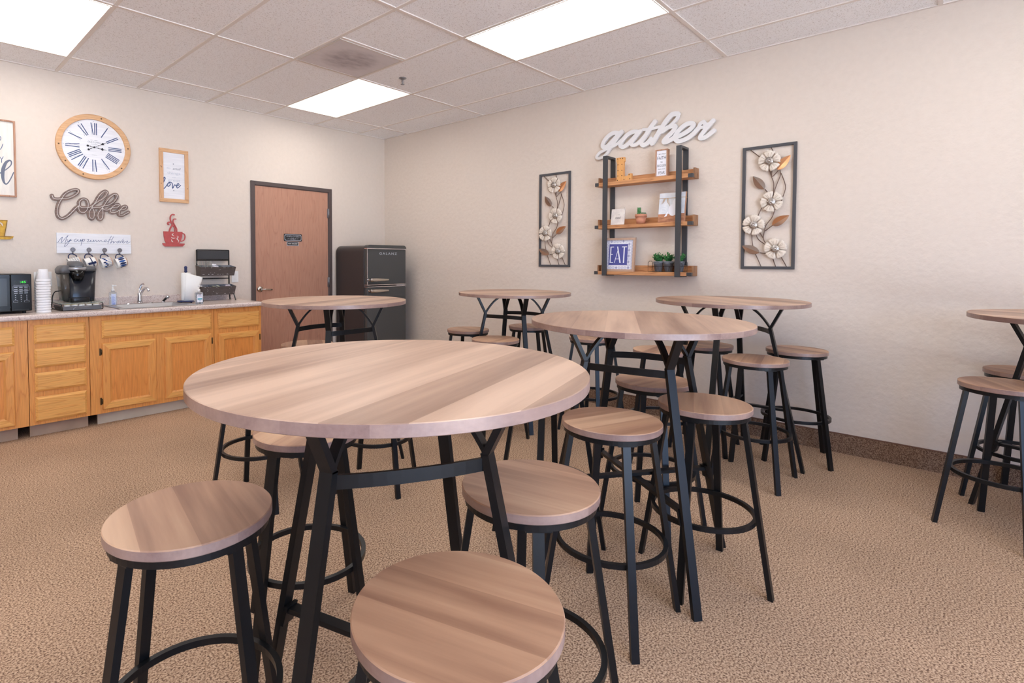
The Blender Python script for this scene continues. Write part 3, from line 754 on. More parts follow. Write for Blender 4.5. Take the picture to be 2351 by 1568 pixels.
b = MB(); b.box(-4.80, -1.992, -.022, -.0005, .869, .980); build('backsplash', b, 'counter', t, bevel=.005)

s = thing('sink', 'shallow stainless steel drop-in sink set in the countertop', 'sink', (0, 0, 0))
x0, x1, y0, y1 = SX0-.025, SX1+.025, SY0-.02, SY1+.045
bx0, bx1, by0, by1 = SX0+.03, SX1-.03, SY0+.025, SY1-.03
b = MB(); zt = .9135
b.box(x0, x1, y0, by0, .9085, zt).box(x0, x1, by1, y1, .9085, zt).box(x0, bx0, by0, by1, .9085, zt).box(bx1, x1, by0, by1, .9085, zt)
build('rim', b, 'steel', s, bevel=.0015)
b = MB(); i = .03; zb = .775
v = [(bx0, by0, zt-.001), (bx1, by0, zt-.001), (bx1, by1, zt-.001), (bx0, by1, zt-.001), (bx0+i, by0+i, zb), (bx1-i, by0+i, zb), (bx1-i, by1-i, zb), (bx0+i, by1-i, zb)]
b.add(v, [(0, 1, 5, 4), (1, 2, 6, 5), (2, 3, 7, 6), (3, 0, 4, 7), (4, 5, 6, 7)]); build('bowl', b, 'steel', s)
f = thing('faucet', 'chrome single lever kitchen faucet behind the sink', 'faucet', (-2.912, -.10, .9137))
b = MB(); pl = [(.115*math.copysign(abs(math.cos(a))**.6, math.cos(a)), .026*math.sin(a)) for a in [2*math.pi*q/24 for q in range(24)]]
n = 24; b.add([(x, y, 0) for x, y in pl]+[(x*.96, y*.9, .006) for x, y in pl], [tuple(reversed(range(n))), tuple(range(n, 2*n))]+[(i, (i+1) % n, (i+1) % n+n, i+n) for i in range(n)]); build('deck_plate', b, 'chrome', f)
b = MB(); b.lathe([(.024, .006), (.021, .03), (.018, .06), (.02, .085), (.012, .10)], 20)
build('body', b, 'chrome', f)
b = MB(); b.tube(smooth_path([(0, 0, .055), (.01, -.03, .105), (.022, -.075, .138), (.03, -.115, .140), (.033, -.135, .118)], 5), .0105, 12); build('spout', b, 'chrome', f)
b = MB(); b.sweep(smooth_path([(0, 0, .09), (.004, .005, .13), (.012, -.012, .165), (.022, -.04, .178)], 4), [(-.009, -.004), (.009, -.004), (.009, .004), (-.009, .004)], (0, 1, 0)); build('lever', b, 'chrome', f)
f = thing('side_sprayer', 'small chrome and black pull-out sprayer right of the faucet', 'sprayer', (-2.715, -.10, .9137))
b = MB(); b.lathe([(.02, 0), (.018, .006), (.012, .012)], 16); build('collar', b, 'chrome', f)
b = MB(); b.tube([(0, 0, .01), (.012, -.012, .028), (.028, -.03, .05)], .010, 12); build('grip', b, 'blackplastic', f)
b = MB(); b.tube([(.022, -.024, .044), (.034, -.038, .058)], .015, 12); build('spray_face', b, 'chrome', f)

# ================================================================== COUNTER ITEMS
CZ = .9082
# microwave
m = thing('microwave', 'black microwave oven with a green clock at the left end of the counter', 'microwave', (-4.005, -.45, CZ))
b = MB(); b.box(-.262, .262, .012, .40, .016, .292); build('case', b, 'blackplastic', m, bevel=.006)
b = MB(); b.box(-.262, .138, -.004, .0115, .018, .292); build('oven_door', b, 'blackgloss', m, bevel=.004)
dr = [o for o in m.children if o.name.startswith('oven_door')][0]
b = MB(); b.box(-.22, .118, -.0055, -.0042, .06, .262); build('door_window', b, mat('smoked_oven_window', (36, 36, 38), .15), dr)
b = MB(); build('door_trim', MB().box(-.262, .138, -.0095, -.0042, .268, .274), 'blackgloss', dr); build('door_trim', MB().box(-.262, .138, -.0095, -.0042, .046, .053), 'blackgloss', dr)
b = MB(); b.box(.139, .262, -.004, .0115, .018, .292); cp = build('control_panel', b, 'blackgloss', m, bevel=.004)
build('display', MB().box(.158, .238, -.0055, -.0042, .222, .246), mat('dark_display', (26, 30, 26), .2), cp)
b = MB(); text_mb(b, ':45', .211, .226, .015, -.0062, width=.032); build('clock_digits', b, 'led', cp)
b = MB(); text_mb(b, '88', .176, .226, .015, -.0062, width=.022); build('unlit_digits', b, 'ledoff', cp)
b = MB()
def rect(x0_, x1_, z0_, z1_, w_=.0012, y=-.0046):
    b.box(x0_, x1_, y, -.0042, z0_, z0_+w_).box(x0_, x1_, y, -.0042, z1_-w_, z1_).box(x0_, x0_+w_, y, -.0042, z0_, z1_).box(x1_-w_, x1_, y, -.0042, z0_, z1_)
b.box(.155, .243, -.0046, -.0042, .209, .212); rect(.152, .247, .170, .203)
for r_, z in enumerate((.192, .177, .163, .149)):
    for q in (.158, .188, .218): b.box(q, q+.021, -.0046, -.0042, z, z+.005)
for z in (.132, .118, .103):
    for q in (.166, .199, .232): b.box(q-.003, q+.003, -.0046, -.0042, z, z+.005)
b.box(.197, .201, -.0046, -.0042, .089, .093); rect(.153, .180, .083, .096); rect(.217, .246, .083, .096)
build('key_markings', b, 'signsilver', cp)
b = MB(); b.box(.158, .244, -.006, -.0042, .030, .031); build('open_button_line', b, 'greyplastic', cp)
for x in (-.22, .22):
    for y in (.04, .36): build('foot', MB().lathe([(.012, 0), (.012, .016)], 12, (x, y, 0)), 'blackplastic', m)
# cord loop over the microwave
o = build('power_cord', MB().tube(smooth_path([(-4.02, -.20, 1.206), (-3.95, -.16, 1.222), (-3.89, -.12, 1.214), (-3.95, -.08, 1.206), (-4.05, -.05, 1.206)], 6), .003, 8), 'blackplastic')
tag(o, 'thin black cord lying in a loop on top of the microwave', 'cord')

# foam cup stacks (upside down)
def make_cup():
    t = thing('foam_cup', '', 'cup')
    build('cup_body', MB().lathe([(.0285, .093), (.0290, .0915), (.0420, .010), (.0415, .0095), (.0280, .089), (.0001, .0895)], 32), 'foam', t)
    build('cup_lip', MB().lathe([(.0415, .0), (.0455, .0), (.0458, .003), (.0458, .0135), (.0445, .0155), (.0418, .0155)], 32), 'foam', t)
    build('cup_base', MB().lathe([(.0001, .0925), (.0270, .0925), (.0275, .0935), (.0285, .093)], 32), 'foam', t)
    return t
ordw = ['lowest', 'second from the bottom', 'third from the bottom', 'fourth from the bottom', 'fifth from the bottom', 'sixth from the bottom', 'seventh from the bottom', 'sixth from the top', 'fifth from the top', 'fourth from the top', 'third from the top', 'second from the top', 'topmost']
proto = None
for (sx_, sy_, nm, grp, n, dz) in ((-3.673, -.46, 'nearer right', 'foam cups in the nearer stack', 13, .0195), (-3.656, -.28, 'farther left', 'foam cups in the farther stack', 12, .0195)):
    for k in range(n):
        kk = k if k < 7 else k+13-n
        lb = 'white foam cup, %s of the %s upside-down stack' % (ordw[kk], nm)
        if proto is None: proto = make_cup(); o = proto; o.location = (sx_, sy_, CZ+k*dz); o['label'] = lb; o['group'] = grp
        else: o = dup(proto, (sx_+.0008*math.sin(k*2.1), sy_, CZ+k*dz), k*.7, lb, grp)

# pod drawer stand
s = thing('pod_drawer', 'black wire pod drawer with glass top under the coffee maker', 'drawer stand', (-3.425, -.28, CZ))
b = MB()
for sx_ in (-1, 1):
    x = .138*sx_
    b.tube([(x, -.175, .006), (x, -.185, .012), (x, -.185, .044), (x, -.175, .052), (x, .175, .052), (x, .18, .044), (x, .18, .008), (x, .17, .004)], .0035, 8, closed=True, up=(1, 0, 0))
    for z in (.022, .038): b.tube([(x, -.18, z), (x, .178, z)], .0018, 6)
for y in (-.12, 0, .12): b.tube([(-.138, y, .0035), (.138, y, .0035)], .0022, 6)
build('wire_frame', b, 'blackmetal', s)
dr = build('drawer', MB().box(-.128, .128, -.186, -.180, .005, .036).box(-.128, -.124, -.180, .15, .008, .030).box(.124, .128, -.180, .15, .008, .030).box(-.124, .124, -.180, .15, .006, .009), 'greyplastic', s, label='dark grey slide-out drawer')
b = MB(); b.tube(smooth_path([(-.062, -.1875, .006), (-.055, -.1875, .022), (-.04, -.1875, .027), (.04, -.1875, .027), (.055, -.1875, .022), (.062, -.1875, .006)], 4), .0016, 6); build('pull_line', b, 'silver', dr)
build('glass_top', MB().box(-.152, .152, -.192, .19, .0555, .0605), 'glass', s, bevel=.001)
pods = None; pl_ = ['leftmost', 'second from the left', 'middle', 'second from the right', 'rightmost']
for k in range(5):
    lb = 'foil lidded coffee pod in the drawer, %s of the front row' % pl_[k]; loc = (-3.425-.096+k*.048, -.435, CZ+.0125)
    if pods is None:
        pods = thing('coffee_pod', lb, 'coffee pod', loc, group='coffee pods in the front row of the drawer')
        build('pod_cup', MB().lathe([(.018, 0), (.0215, .034)], 20), 'whiteplastic', pods); build('foil_lid', MB().lathe([(.0235, .034), (.0235, .0365), (.001, .037)], 20), 'podlid', pods)
    else: dup(pods, loc, 0, lb, 'coffee pods in the front row of the drawer')

# coffee maker
k_ = thing('coffee_maker', 'black single-serve coffee maker standing on the pod drawer', 'coffee maker', (-3.425, -.27, CZ+.0608))
def loft(mb, secs, smooth=True):
    n = len(secs[0]); v = [p for s_ in secs for p in s_]; f = []
    for i in range(len(secs)-1):
        for q in range(n): f.append((i*n+q, i*n+(q+1) % n, (i+1)*n+(q+1) % n, (i+1)*n+q))
    f += [tuple(reversed(range(n))), tuple(range((len(secs)-1)*n, len(secs)*n))]
    mb.add(v, f, smooth); return mb
def rr(cx, cy, hx, hy, z, p=4.0, n=28):
    o_ = []
    for i in range(n):
        a = 2*math.pi*i/n; c, s_ = math.cos(a), math.sin(a)
        o_.append((cx+hx*math.copysign(abs(c)**(2/p), c), cy+hy*math.copysign(abs(s_)**(2/p), s_), z))
    return o_
b = MB(); loft(b, [rr(.022, .03, .098, .105, .0), rr(.022, .03, .100, .107, .02), rr(.028, .035, .108, .105, .25)]); build('body', b, mat('navy_black_plastic', (34, 37, 44), .22), k_)
b = MB(); loft(b, [rr(-.076, .02, .028, .09, .012), rr(-.080, .02, .030, .098, .10), rr(-.088, .02, .035, .10, .232)]); build('water_reservoir', b, 'smoke', k_, label='smoky clear water reservoir')
b = MB(); loft(b, [rr(-.086, .02, .042, .104, .232), rr(-.086, .02, .043, .105, .262), rr(-.078, .02, .034, .09, .288), rr(-.072, .02, .024, .07, .293)]); build('reservoir_lid', b, 'greyplastic', k_)
b = MB(); loft(b, [rr(.035, .03, .100, .105, .245), rr(.035, .025, .102, .108, .262), rr(.035, .03, .09, .10, .285)]); build('control_shoulder', b, 'greyplastic', k_)
b = MB(); loft(b, [rr(-.005, -.03, .066, .088, .252, 3), rr(-.005, -.03, .068, .092, .272, 3), rr(-.005, -.025, .064, .09, .278, 3)]); build('silver_band', b, 'silver', k_)
b = MB(); loft(b, [rr(-.008, -.02, .052, .088, .277, 2.6), rr(-.008, -.018, .053, .09, .296, 2.6), rr(-.010, -.005, .046, .078, .318, 2.6), rr(-.010, .01, .026, .05, .328, 2.6)]); build('brew_handle', b, 'greyplastic', k_)
b = MB(); text_mb(b, 'KEURIG', -.006, .2795, .010, -.1105, width=.048); build('brand_lettering', b, 'signsilver', k_)
b = MB(); b.lathe([(.034, .172), (.044, .200), (.055, .253)], 24, (-.005, -.068, 0)); build('brew_spout', b, 'blackgloss', k_)
b = MB(); loft(b, [rr(-.006, -.115, .066, .055, .0, 4), rr(-.006, -.115, .068, .056, .036, 4)]); build('drip_tray', b, 'blackplastic', k_, bevel=.002)
b = MB()
for x in (.078, .097): b.lathe([(.006, .266), (.006, .270)], 10, (x, -.062, 0))
build('buttons', b, 'signsilver', k_)
b = MB(); b.tube(smooth_path([(-.10, .06, .085), (-.135, .05, .08), (-.155, .03, .045), (-.158, .03, .004), (-.160, .05, -.045), (-.150, .10, -.056)], 6), .004, 8); build('power_cord', b, 'blackplastic', k_)

# soap and sanitiser bottles
def bottle(name, label, loc, w_, dpt, h, bodymat, pump=True):
    t = thing(name, label, 'bottle', loc)
    b = MB(); loft(b, [rr(0, 0, w_*.94, dpt*.94, 0, 3.5), rr(0, 0, w_, dpt, .006, 3.5), rr(0, 0, w_, dpt, h*.86, 3.5), rr(0, 0, w_*.9, dpt*.9, h*.95, 3), rr(0, 0, w_*.3, dpt*.45, h, 2.2)]); build('bottle_body', b, bodymat, t)
    b = MB(); b.lathe([(.013, h), (.013, h+.018), (.009, h+.022), (.005, h+.024), (.005, h+.045)], 16); b.lathe([(.008, h+.045), (.009, h+.050), (.009, h+.056), (.004, h+.058)], 14); b.bar((0, 0, h+.052), (.022, -.018, h+.050), .009, .006)
    build('pump', b, 'whiteplastic', t); return t
t = bottle('soap_bottle', 'slim clear hand soap pump bottle left of the sink', (-3.140, -.165, CZ), .030, .019, .125, 'clear')
b = MB(); b.box(-.018, .018, -.0205, -.0198, .012, .105); lb = build('bottle_label', b, 'lilac', t)
b = MB()
for q in range(9): b.box(-.014, .012-(q % 3)*.004, -.0212, -.0206, .026+q*.007, .0285+q*.007)
b.box(-.010, .012, -.0212, -.0206, .014, .022); build('label_lines', b, mat('soap_label_print', (110, 130, 200), .6), lb)
t = bottle('sanitizer_bottle', 'hand sanitizer pump bottle with teal label before the paper towels', (-2.535, -.47, CZ), .034, .021, .112, 'clear')
b = MB(); b.box(-.024, .024, -.0222, -.0215, .018, .088); lb = build('bottle_label', b, 'printwhite', t)
b = MB(); text_mb(b, 'PURELL', 0, .070, .010, -.0232, width=.032, shear=.2); build('brand_lettering', b, 'navy', lb)
b = MB(); b.prism([(-.010, .083), (.012, .083), (.009, .086), (-.006, .086)], -.0222, -.0228); build('brand_mark', b, 'purple', lb)
b = MB(); b.box(-.020, .020, -.0228, -.0222, .042, .052).box(-.013, .013, -.0228, -.0222, .034, .037).box(-.008, .008, -.0228, -.0222, .027, .029); build('label_band', b, 'teal', lb)

# paper towels
t = thing('paper_towel_holder', 'navy paper towel holder with turned finial by the sink', 'paper towel holder', (-2.555, -.22, CZ))
b = MB(); b.lathe([(.075, .010), (.078, .014), (.075, .02), (.02, .022)], 36); build('base', b, 'navy', t)
for a in range(4): build('foot', MB().lathe([(.006, 0), (.008, .010)], 10, (.06*math.cos(a*R90+.5), .06*math.sin(a*R90+.5), 0)), 'navy', t)
b = MB(); b.lathe([(.009, .02), (.009, .285)], 16); b.tube([(.072, -.02, .018), (.072, -.02, .12), (.072, -.02, .20)], .004, 8); build('rod', b, 'navy', t)
b = MB(); b.lathe([(.014, .285), (.014, .295), (.010, .298), (.015, .306), (.010, .314), (.013, .318), (.0145, .328), (.011, .338), (.003, .343)], 20); build('finial', b, 'navy', t)
t = thing('paper_towel_roll', 'white paper towel roll with a loose hanging sheet', 'paper towels', (-2.555, -.22, CZ+.0225))
b = MB(); b.lathe([(.0105, 0), (.040, 0), (.041, .002), (.041, .255), (.039, .257), (.0105, .257)], 36); build('roll', b, 'paper', t)
b = MB(); P_ = []
for q in range(9):
    u = q/8; P_.append((-.035+.095*u, -.0425-.010*math.sin(u*3)-.012*u))
v = []
for (x, y), u in zip(P_, [q/8 for q in range(9)]):
    v.append((x-.0+.0*u, y-.001, -.008-.012*u)); v.append((x+.045*u+.02, y-.001-.02*u, .257-.045*u))
    v.append((x, y+.001, -.008-.012*u)); v.append((x+.045*u+.02, y+.001-.02*u, .257-.045*u))
f_ = []
for q in range(8):
    a = q*4; c = a+4; f_ += [(a, c, c+1, a+1), (a+2, a+3, c+3, c+2), (a, a+2, c+2, c), (a+1, c+1, c+3, a+3)]
f_ += [(0, 1, 3, 2), (32, 34, 35, 33)]
# keep the loose sheet short of the counter
v = [(x, y, max(z, -.006)) for x, y, z in v]
b.add(v, f_, True); build('loose_sheet', b, 'paper', t)

# organiser rack
t = thing('countertop_organizer', 'two-tier dark organizer rack with chalkboard top and bins', 'organizer', (-2.235, -.06, CZ))
b = MB(); H_ = .498
for sx_ in (-1, 1):
    b.bar((sx_*.158, -.02, 0), (sx_*.158, 0, .12), .010, .010, (1, 0, 0)); b.bar((sx_*.158, 0, .11), (sx_*.158, 0, H_), .010, .010, (1, 0, 0))
    b.bar((sx_*.158, -.15, 0), (sx_*.158, -.10, .07), .008, .008, (1, 0, 0))
for z in (H_, .405, .395, .215, .07): b.bar((-.158, 0, z), (.158, 0, z), .009, .009)
build('rack_frame', b, 'blackmetal', t)
build('chalkboard', MB().box(-.153, .153, -.004, .003, .410, .493), 'chalk', t)
for z0_, nm in ((.245, 'upper'), (.055, 'lower')):
    b = MB(); d0, d1 = -.135, -.006; h_ = .085
    v = [(-.165, -.105, z0_), (.165, -.105, z0_), (.165, d1, z0_), (-.165, d1, z0_), (-.172, d0, z0_+h_), (.172, d0, z0_+h_), (.172, d1, z0_+h_+.018), (-.172, d1, z0_+h_+.018)]
    v2 = [(-.162, -.102, z0_+.003), (.162, -.102, z0_+.003), (.162, d1-.003, z0_+.003), (-.162, d1-.003, z0_+.003), (-.169, d0+.004, z0_+h_), (.169, d0+.004, z0_+h_), (.169, d1-.003, z0_+h_+.018), (-.169, d1-.003, z0_+h_+.018)]
    b.add(v, [(0, 3, 2, 1), (0, 1, 5, 4), (1, 2, 6, 5), (2, 3, 7, 6), (3, 0, 4, 7)])
    for q in range(4): b.add([v[4+q], v[4+(q+1) % 4], v2[4+(q+1) % 4], v2[4+q]], [(0, 1, 2, 3)])
    b.cur = 1; b.add(v2, [(0, 1, 2, 3), (0, 4, 5, 1), (1, 5, 6, 2), (2, 6, 7, 3), (3, 7, 4, 0)]); b.cur = 0
    bn = build('bin', b, ['binwood', 'galv'], t, label='%s distressed brown bin with three compartments' % nm)
    for x in (-.055, .055):
        b = MB(); b.add([(x, -.102, z0_+.003), (x, d1-.003, z0_+.003), (x, d1-.003, z0_+h_+.012), (x, d0+.006, z0_+h_-.004), (x+.002, -.102, z0_+.003), (x+.002, d1-.003, z0_+.003), (x+.002, d1-.003, z0_+h_+.012), (x+.002, d0+.006, z0_+h_-.004)], [(0, 1, 2, 3), (7, 6, 5, 4), (3, 2, 6, 7), (0, 3, 7, 4)]); build('divider', b, 'galv', bn)
    b = MB(); random.seed(3+int(z0_*100))
    for q in range(26):
        x = random.uniform(-.15, .15); z = random.choice((z0_+h_-.008, z0_+.012, random.uniform(z0_+.02, z0_+h_-.02))); w_ = random.uniform(.002, .009); u = (z-z0_)/h_; y = -.105-.03*u-.0012
        b.box(x, x+w_, y-.0004, y+.0004, z, z+random.uniform(.0012, .003))
    build('paint_chips', b, 'white', bn)
bx = -2.235; random.seed(5); st = None
for q in range(22):
    loc = (bx-.150+random.uniform(0, .085), -.06-random.uniform(.03, .11), CZ+.2495)
    lb = 'thin grey coffee stirrer standing in the left upper bin'
    if st is None:
        st = build('coffee_stirrer', MB().tube([(0, 0, 0), (-.004, .004, .07), (-.016, .006, .14)], .0021, 6), mat('grey_stirrer', (150, 148, 142), .5)); tag(st, lb, 'stirrer', 'coffee stirrers in the upper bin'); o = st
    else:
        o = st.copy(); COL.objects.link(o)
    o.location = loc; o.rotation_euler = (random.uniform(-.12, .2), random.uniform(-.15, .25), random.uniform(-2, 2))
def packets(n, cx, wd, z, m_, lb, grp, nm, seed, hw_=.018):
    random.seed(seed); p0 = None
    for q in range(n):
        loc = (bx+cx+random.uniform(-wd, wd), -.06-random.uniform(.035, .10), CZ+z+q*.0045)
        if p0 is None: p0 = build(nm, MB().add([(-hw_, -.014, 0), (hw_, -.014, .001), (hw_, .014, 0), (-hw_, .014, .001), (-hw_, -.014, .003), (hw_, -.014, .005), (hw_, .014, .004), (-hw_, .014, .003)], [(0, 3, 2, 1), (4, 5, 6, 7), (0, 1, 5, 4), (1, 2, 6, 5), (2, 3, 7, 6), (3, 0, 4, 7)]), m_); tag(p0, lb, 'packet', grp); o = p0
        else: o = p0.copy(); COL.objects.link(o)
        o.location = loc; o.rotation_euler = (random.uniform(.1, .5), random.uniform(-.3, .3), random.uniform(-1.2, 1.2))
packets(12, .0, .032, .302, 'packet', 'white creamer packet heaped in the middle upper bin', 'white packets in the upper bin', 'creamer_packet', 11)
packets(6, .112, .024, .298, 'galv', 'silver grey packet in the right upper bin', 'grey packets in the upper bin', 'foil_packet', 12)
packets(7, .112, .024, .118, 'sugar', 'pale pink sweetener packet in the right lower bin', 'sweetener packets in the lower bin', 'sweetener_packet', 13)
packets(7, .0, .022, .112, 'teabag', 'pale green packet in the middle lower bin', 'green packets in the lower bin', 'tea_packet', 14)

# outlets
t = thing('outlet_plate', 'white wall outlet cover between the organizer and the door', 'outlet', (-1.987, 0, 1.135))
build('cover', MB().box(-.035, .035, -.005, 0, -.058, .058), 'whiteplastic', t, bevel=.002); b = MB()
for z in (-.022, .022): b.box(-.015, .015, -.007, -.005, z-.014, z+.014)
build('receptacles', b, 'white', t)
t = thing('outlet_plate', 'wide white outlet cover behind the foam cups', 'outlet', (-3.602, 0, 1.148))
build('cover', MB().box(-.060, .060, -.005, 0, -.060, .060), 'whiteplastic', t, bevel=.002); b = MB()
for x in (-.024, .024): b.box(x-.015, x+.015, -.007, -.005, -.034, .034)
build('receptacles', b, 'white', t)

# ================================================================== REFRIGERATOR
t = thing('refrigerator', 'charcoal retro top-freezer refrigerator in the room corner', 'refrigerator', (-.490, -.34, 0))
hx = .286; yf = -.310; yb = .30; Rr = .075
def archprof(hx_, z0_, z1_, r, n=8):
    p = [(-hx_, z0_), (hx_, z0_)]
    for q in range(n+1):
        a = R90*q/n; p.append((hx_-r+r*math.cos(a), z1_-r+r*math.sin(a)))
    for q in range(n+1):
        a = R90+R90*q/n; p.append((-hx_+r+r*math.cos(a), z1_-r+r*math.sin(a)))
    return p
b = MB(); b.prism(archprof(hx, .04, 1.478, Rr), yb, yf+.062); build('cabinet', b, 'fridge_side', t, bevel=.006)
def fdoor(name, z0_, z1_, lbl):
    b = MB(); b.box(-hx, hx, yf, yf+.058, z0_, z1_); o_ = build(name, b, 'fridge', t, bevel=.012)
    return o_
b = MB(); b.prism(archprof(hx+.002, 1.442, 1.482, .038), yf+.060, yf-.004); build('top_cap', b, 'fridge', t, bevel=.008)
fz = fdoor('freezer_door', 1.034, 1.436, '')
fr_ = fdoor('fridge_door', .10, 1.002, '')
b = MB()
for z in (1.436, 1.026, 1.004): b.box(-hx-.003, hx+.002, yf-.006, yf+.05, z, z+.008)
for x in (-hx-.002,): b.box(x-.002, x+.003, yf-.004, yf-.001, 1.036, 1.44)
build('chrome_trim', b, 'chrome', t)
build('model_badge', MB().box(.14, .255, yf-.005, yf-.001, 1.0135, 1.0245), 'silver', t)
for dd, z in ((fz, 1.087), (fr_, .963)):
    b = MB(); b.lathe([(.016, 0), (.017, -.012), (.013, -.03), (.010, -.04)], 20, (-hx+.028, yf, z), 'Y')
    n = 20; v = []; f_ = []
    secs = [(-.268, .017, .010), (-.262, .020, .012), (-.20, .020, .012), (-.12, .016, .010), (-.020, .011, .007), (-.014, .008, .004)]
    loft(b, [[(x, yf-.046+ry*math.cos(2*math.pi*i/16), z+rz*math.sin(2*math.pi*i/16)) for i in range(16)] for x, rz, ry in secs]); build('door_handle', b, 'nickel', dd)
b = MB(); text_mb(b, 'GALANZ', .012, 1.373, .026, yf-.0028, width=.262, bold=.03, sp=1.35); build('brand_lettering', b, 'signsilver', fz)
for x in (-.23, .23):
    for y in (-.25, .25): build('foot', MB().lathe([(.02, 0), (.02, .042)], 12, (x, y, 0)), 'blackplastic', t)

# ================================================================== WALL DECOR (local frame: x right, z up, -y into the room)
RB = -R90
def A0(pts, x0, z0): return [(round(x-x0, 4), round(z-z0, 4)) for x, z in pts]
def B0(pts, y0, z0): return [(round(-(y-y0), 4), round(z-z0, 4)) for y, z in pts]
COFFEE = [(-3.53,1.839),(-3.526,1.823),(-3.517,1.813),(-3.496,1.811),(-3.469,1.815),(-3.437,1.82),(-3.404,1.832),(-3.37,1.855),(-3.349,1.879),(-3.346,1.895),(-3.358,1.902),(-3.381,1.898),(-3.408,1.885),(-3.436,1.863),(-3.455,1.836),(-3.469,1.809),(-3.483,1.779),(-3.493,1.746),(-3.498,1.707),(-3.494,1.678),(-3.483,1.659),(-3.464,1.652),(-3.445,1.66),(-3.417,1.683),(-3.389,1.717),(-3.367,1.745),(-3.343,1.77),(-3.342,1.796),(-3.326,1.82),(-3.304,1.827),(-3.286,1.817),(-3.278,1.791),(-3.279,1.761),(-3.288,1.734),(-3.306,1.713),(-3.32,1.71),(-3.337,1.717),(-3.346,1.74),(-3.344,1.768),(-3.336,1.76),(-3.325,1.754),(-3.305,1.753),(-3.277,1.756),(-3.248,1.773),(-3.204,1.814),(-3.174,1.836),(-3.147,1.866),(-3.133,1.897),(-3.142,1.909),(-3.158,1.904),(-3.182,1.88),(-3.203,1.847),(-3.221,1.809),(-3.239,1.781),(-3.254,1.753),(-3.269,1.722),(-3.272,1.695),(-3.264,1.669),(-3.25,1.661),(-3.238,1.677),(-3.235,1.704),(-3.237,1.734),(-3.248,1.757),(-3.222,1.761),(-3.19,1.765),(-3.16,1.778),(-3.125,1.789),(-3.088,1.816),(-3.063,1.852),(-3.057,1.88),(-3.069,1.888),(-3.087,1.881),(-3.112,1.859),(-3.133,1.83),(-3.154,1.794),(-3.172,1.762),(-3.194,1.73),(-3.207,1.699),(-3.203,1.669),(-3.189,1.659),(-3.177,1.67),(-3.169,1.701),(-3.169,1.735),(-3.171,1.759),(-3.158,1.746),(-3.134,1.744),(-3.113,1.759),(-3.095,1.77),(-3.071,1.769),(-3.053,1.777),(-3.042,1.792),(-3.049,1.8),(-3.071,1.795),(-3.089,1.782),(-3.104,1.76),(-3.114,1.739),(-3.105,1.726),(-3.084,1.725),(-3.059,1.736),(-3.041,1.749),(-3.013,1.756),(-2.991,1.768),(-2.983,1.782),(-2.994,1.789),(-3.013,1.78),(-3.031,1.758),(-3.044,1.73),(-3.042,1.706),(-3.023,1.703),(-2.998,1.717),(-2.967,1.738)]
GATHER = [[(-3.255,2.421),(-3.223,2.431),(-3.181,2.423),(-3.141,2.395),(-3.114,2.36),(-3.109,2.326),(-3.145,2.321),(-3.187,2.349),(-3.224,2.382),(-3.255,2.411),(-3.286,2.43)],[(-3.291,2.425),(-3.255,2.387),(-3.219,2.339),(-3.177,2.297),(-3.14,2.253),(-3.097,2.229),(-3.059,2.229),(-3.05,2.245),(-3.077,2.276),(-3.129,2.294),(-3.188,2.31),(-3.24,2.327),(-3.282,2.359)],[(-3.428,2.407),(-3.398,2.412),(-3.358,2.404),(-3.317,2.377),(-3.287,2.344),(-3.277,2.312),(-3.308,2.297),(-3.359,2.324),(-3.408,2.368),(-3.448,2.404)],[(-3.457,2.407),(-3.418,2.367),(-3.384,2.329),(-3.384,2.301),(-3.419,2.3),(-3.459,2.323),(-3.492,2.355)],[(-3.582,2.465),(-3.535,2.408),(-3.497,2.354),(-3.468,2.312),(-3.484,2.286),(-3.522,2.299),(-3.551,2.327)],[(-3.482,2.417),(-3.53,2.412),(-3.592,2.413),(-3.62,2.417)],[(-3.77,2.495),(-3.725,2.498),(-3.68,2.457),(-3.634,2.397),(-3.598,2.343),(-3.561,2.289)],[(-3.77,2.495),(-3.77,2.468),(-3.739,2.433),(-3.699,2.404),(-3.662,2.383),(-3.616,2.363)],[(-3.649,2.376),(-3.694,2.4),(-3.74,2.404),(-3.753,2.39),(-3.731,2.358),(-3.695,2.328),(-3.664,2.301),(-3.664,2.283),(-3.696,2.287),(-3.741,2.307)],[(-3.741,2.303),(-3.808,2.324),(-3.864,2.35),(-3.894,2.38),(-3.885,2.399),(-3.846,2.401),(-3.802,2.378),(-3.767,2.343),(-3.75,2.306),(-3.773,2.276),(-3.808,2.275),(-3.856,2.29),(-3.903,2.322),(-3.941,2.359)],[(-3.937,2.355),(-3.949,2.384),(-3.974,2.397),(-3.983,2.378),(-4.012,2.369)],[(-4.044,2.393),(-4.008,2.356),(-3.975,2.319),(-3.951,2.284),(-3.959,2.269),(-3.993,2.277),(-4.029,2.301),(-4.05,2.315)],[(-3.937,2.355),(-3.983,2.356),(-4.012,2.373)]]
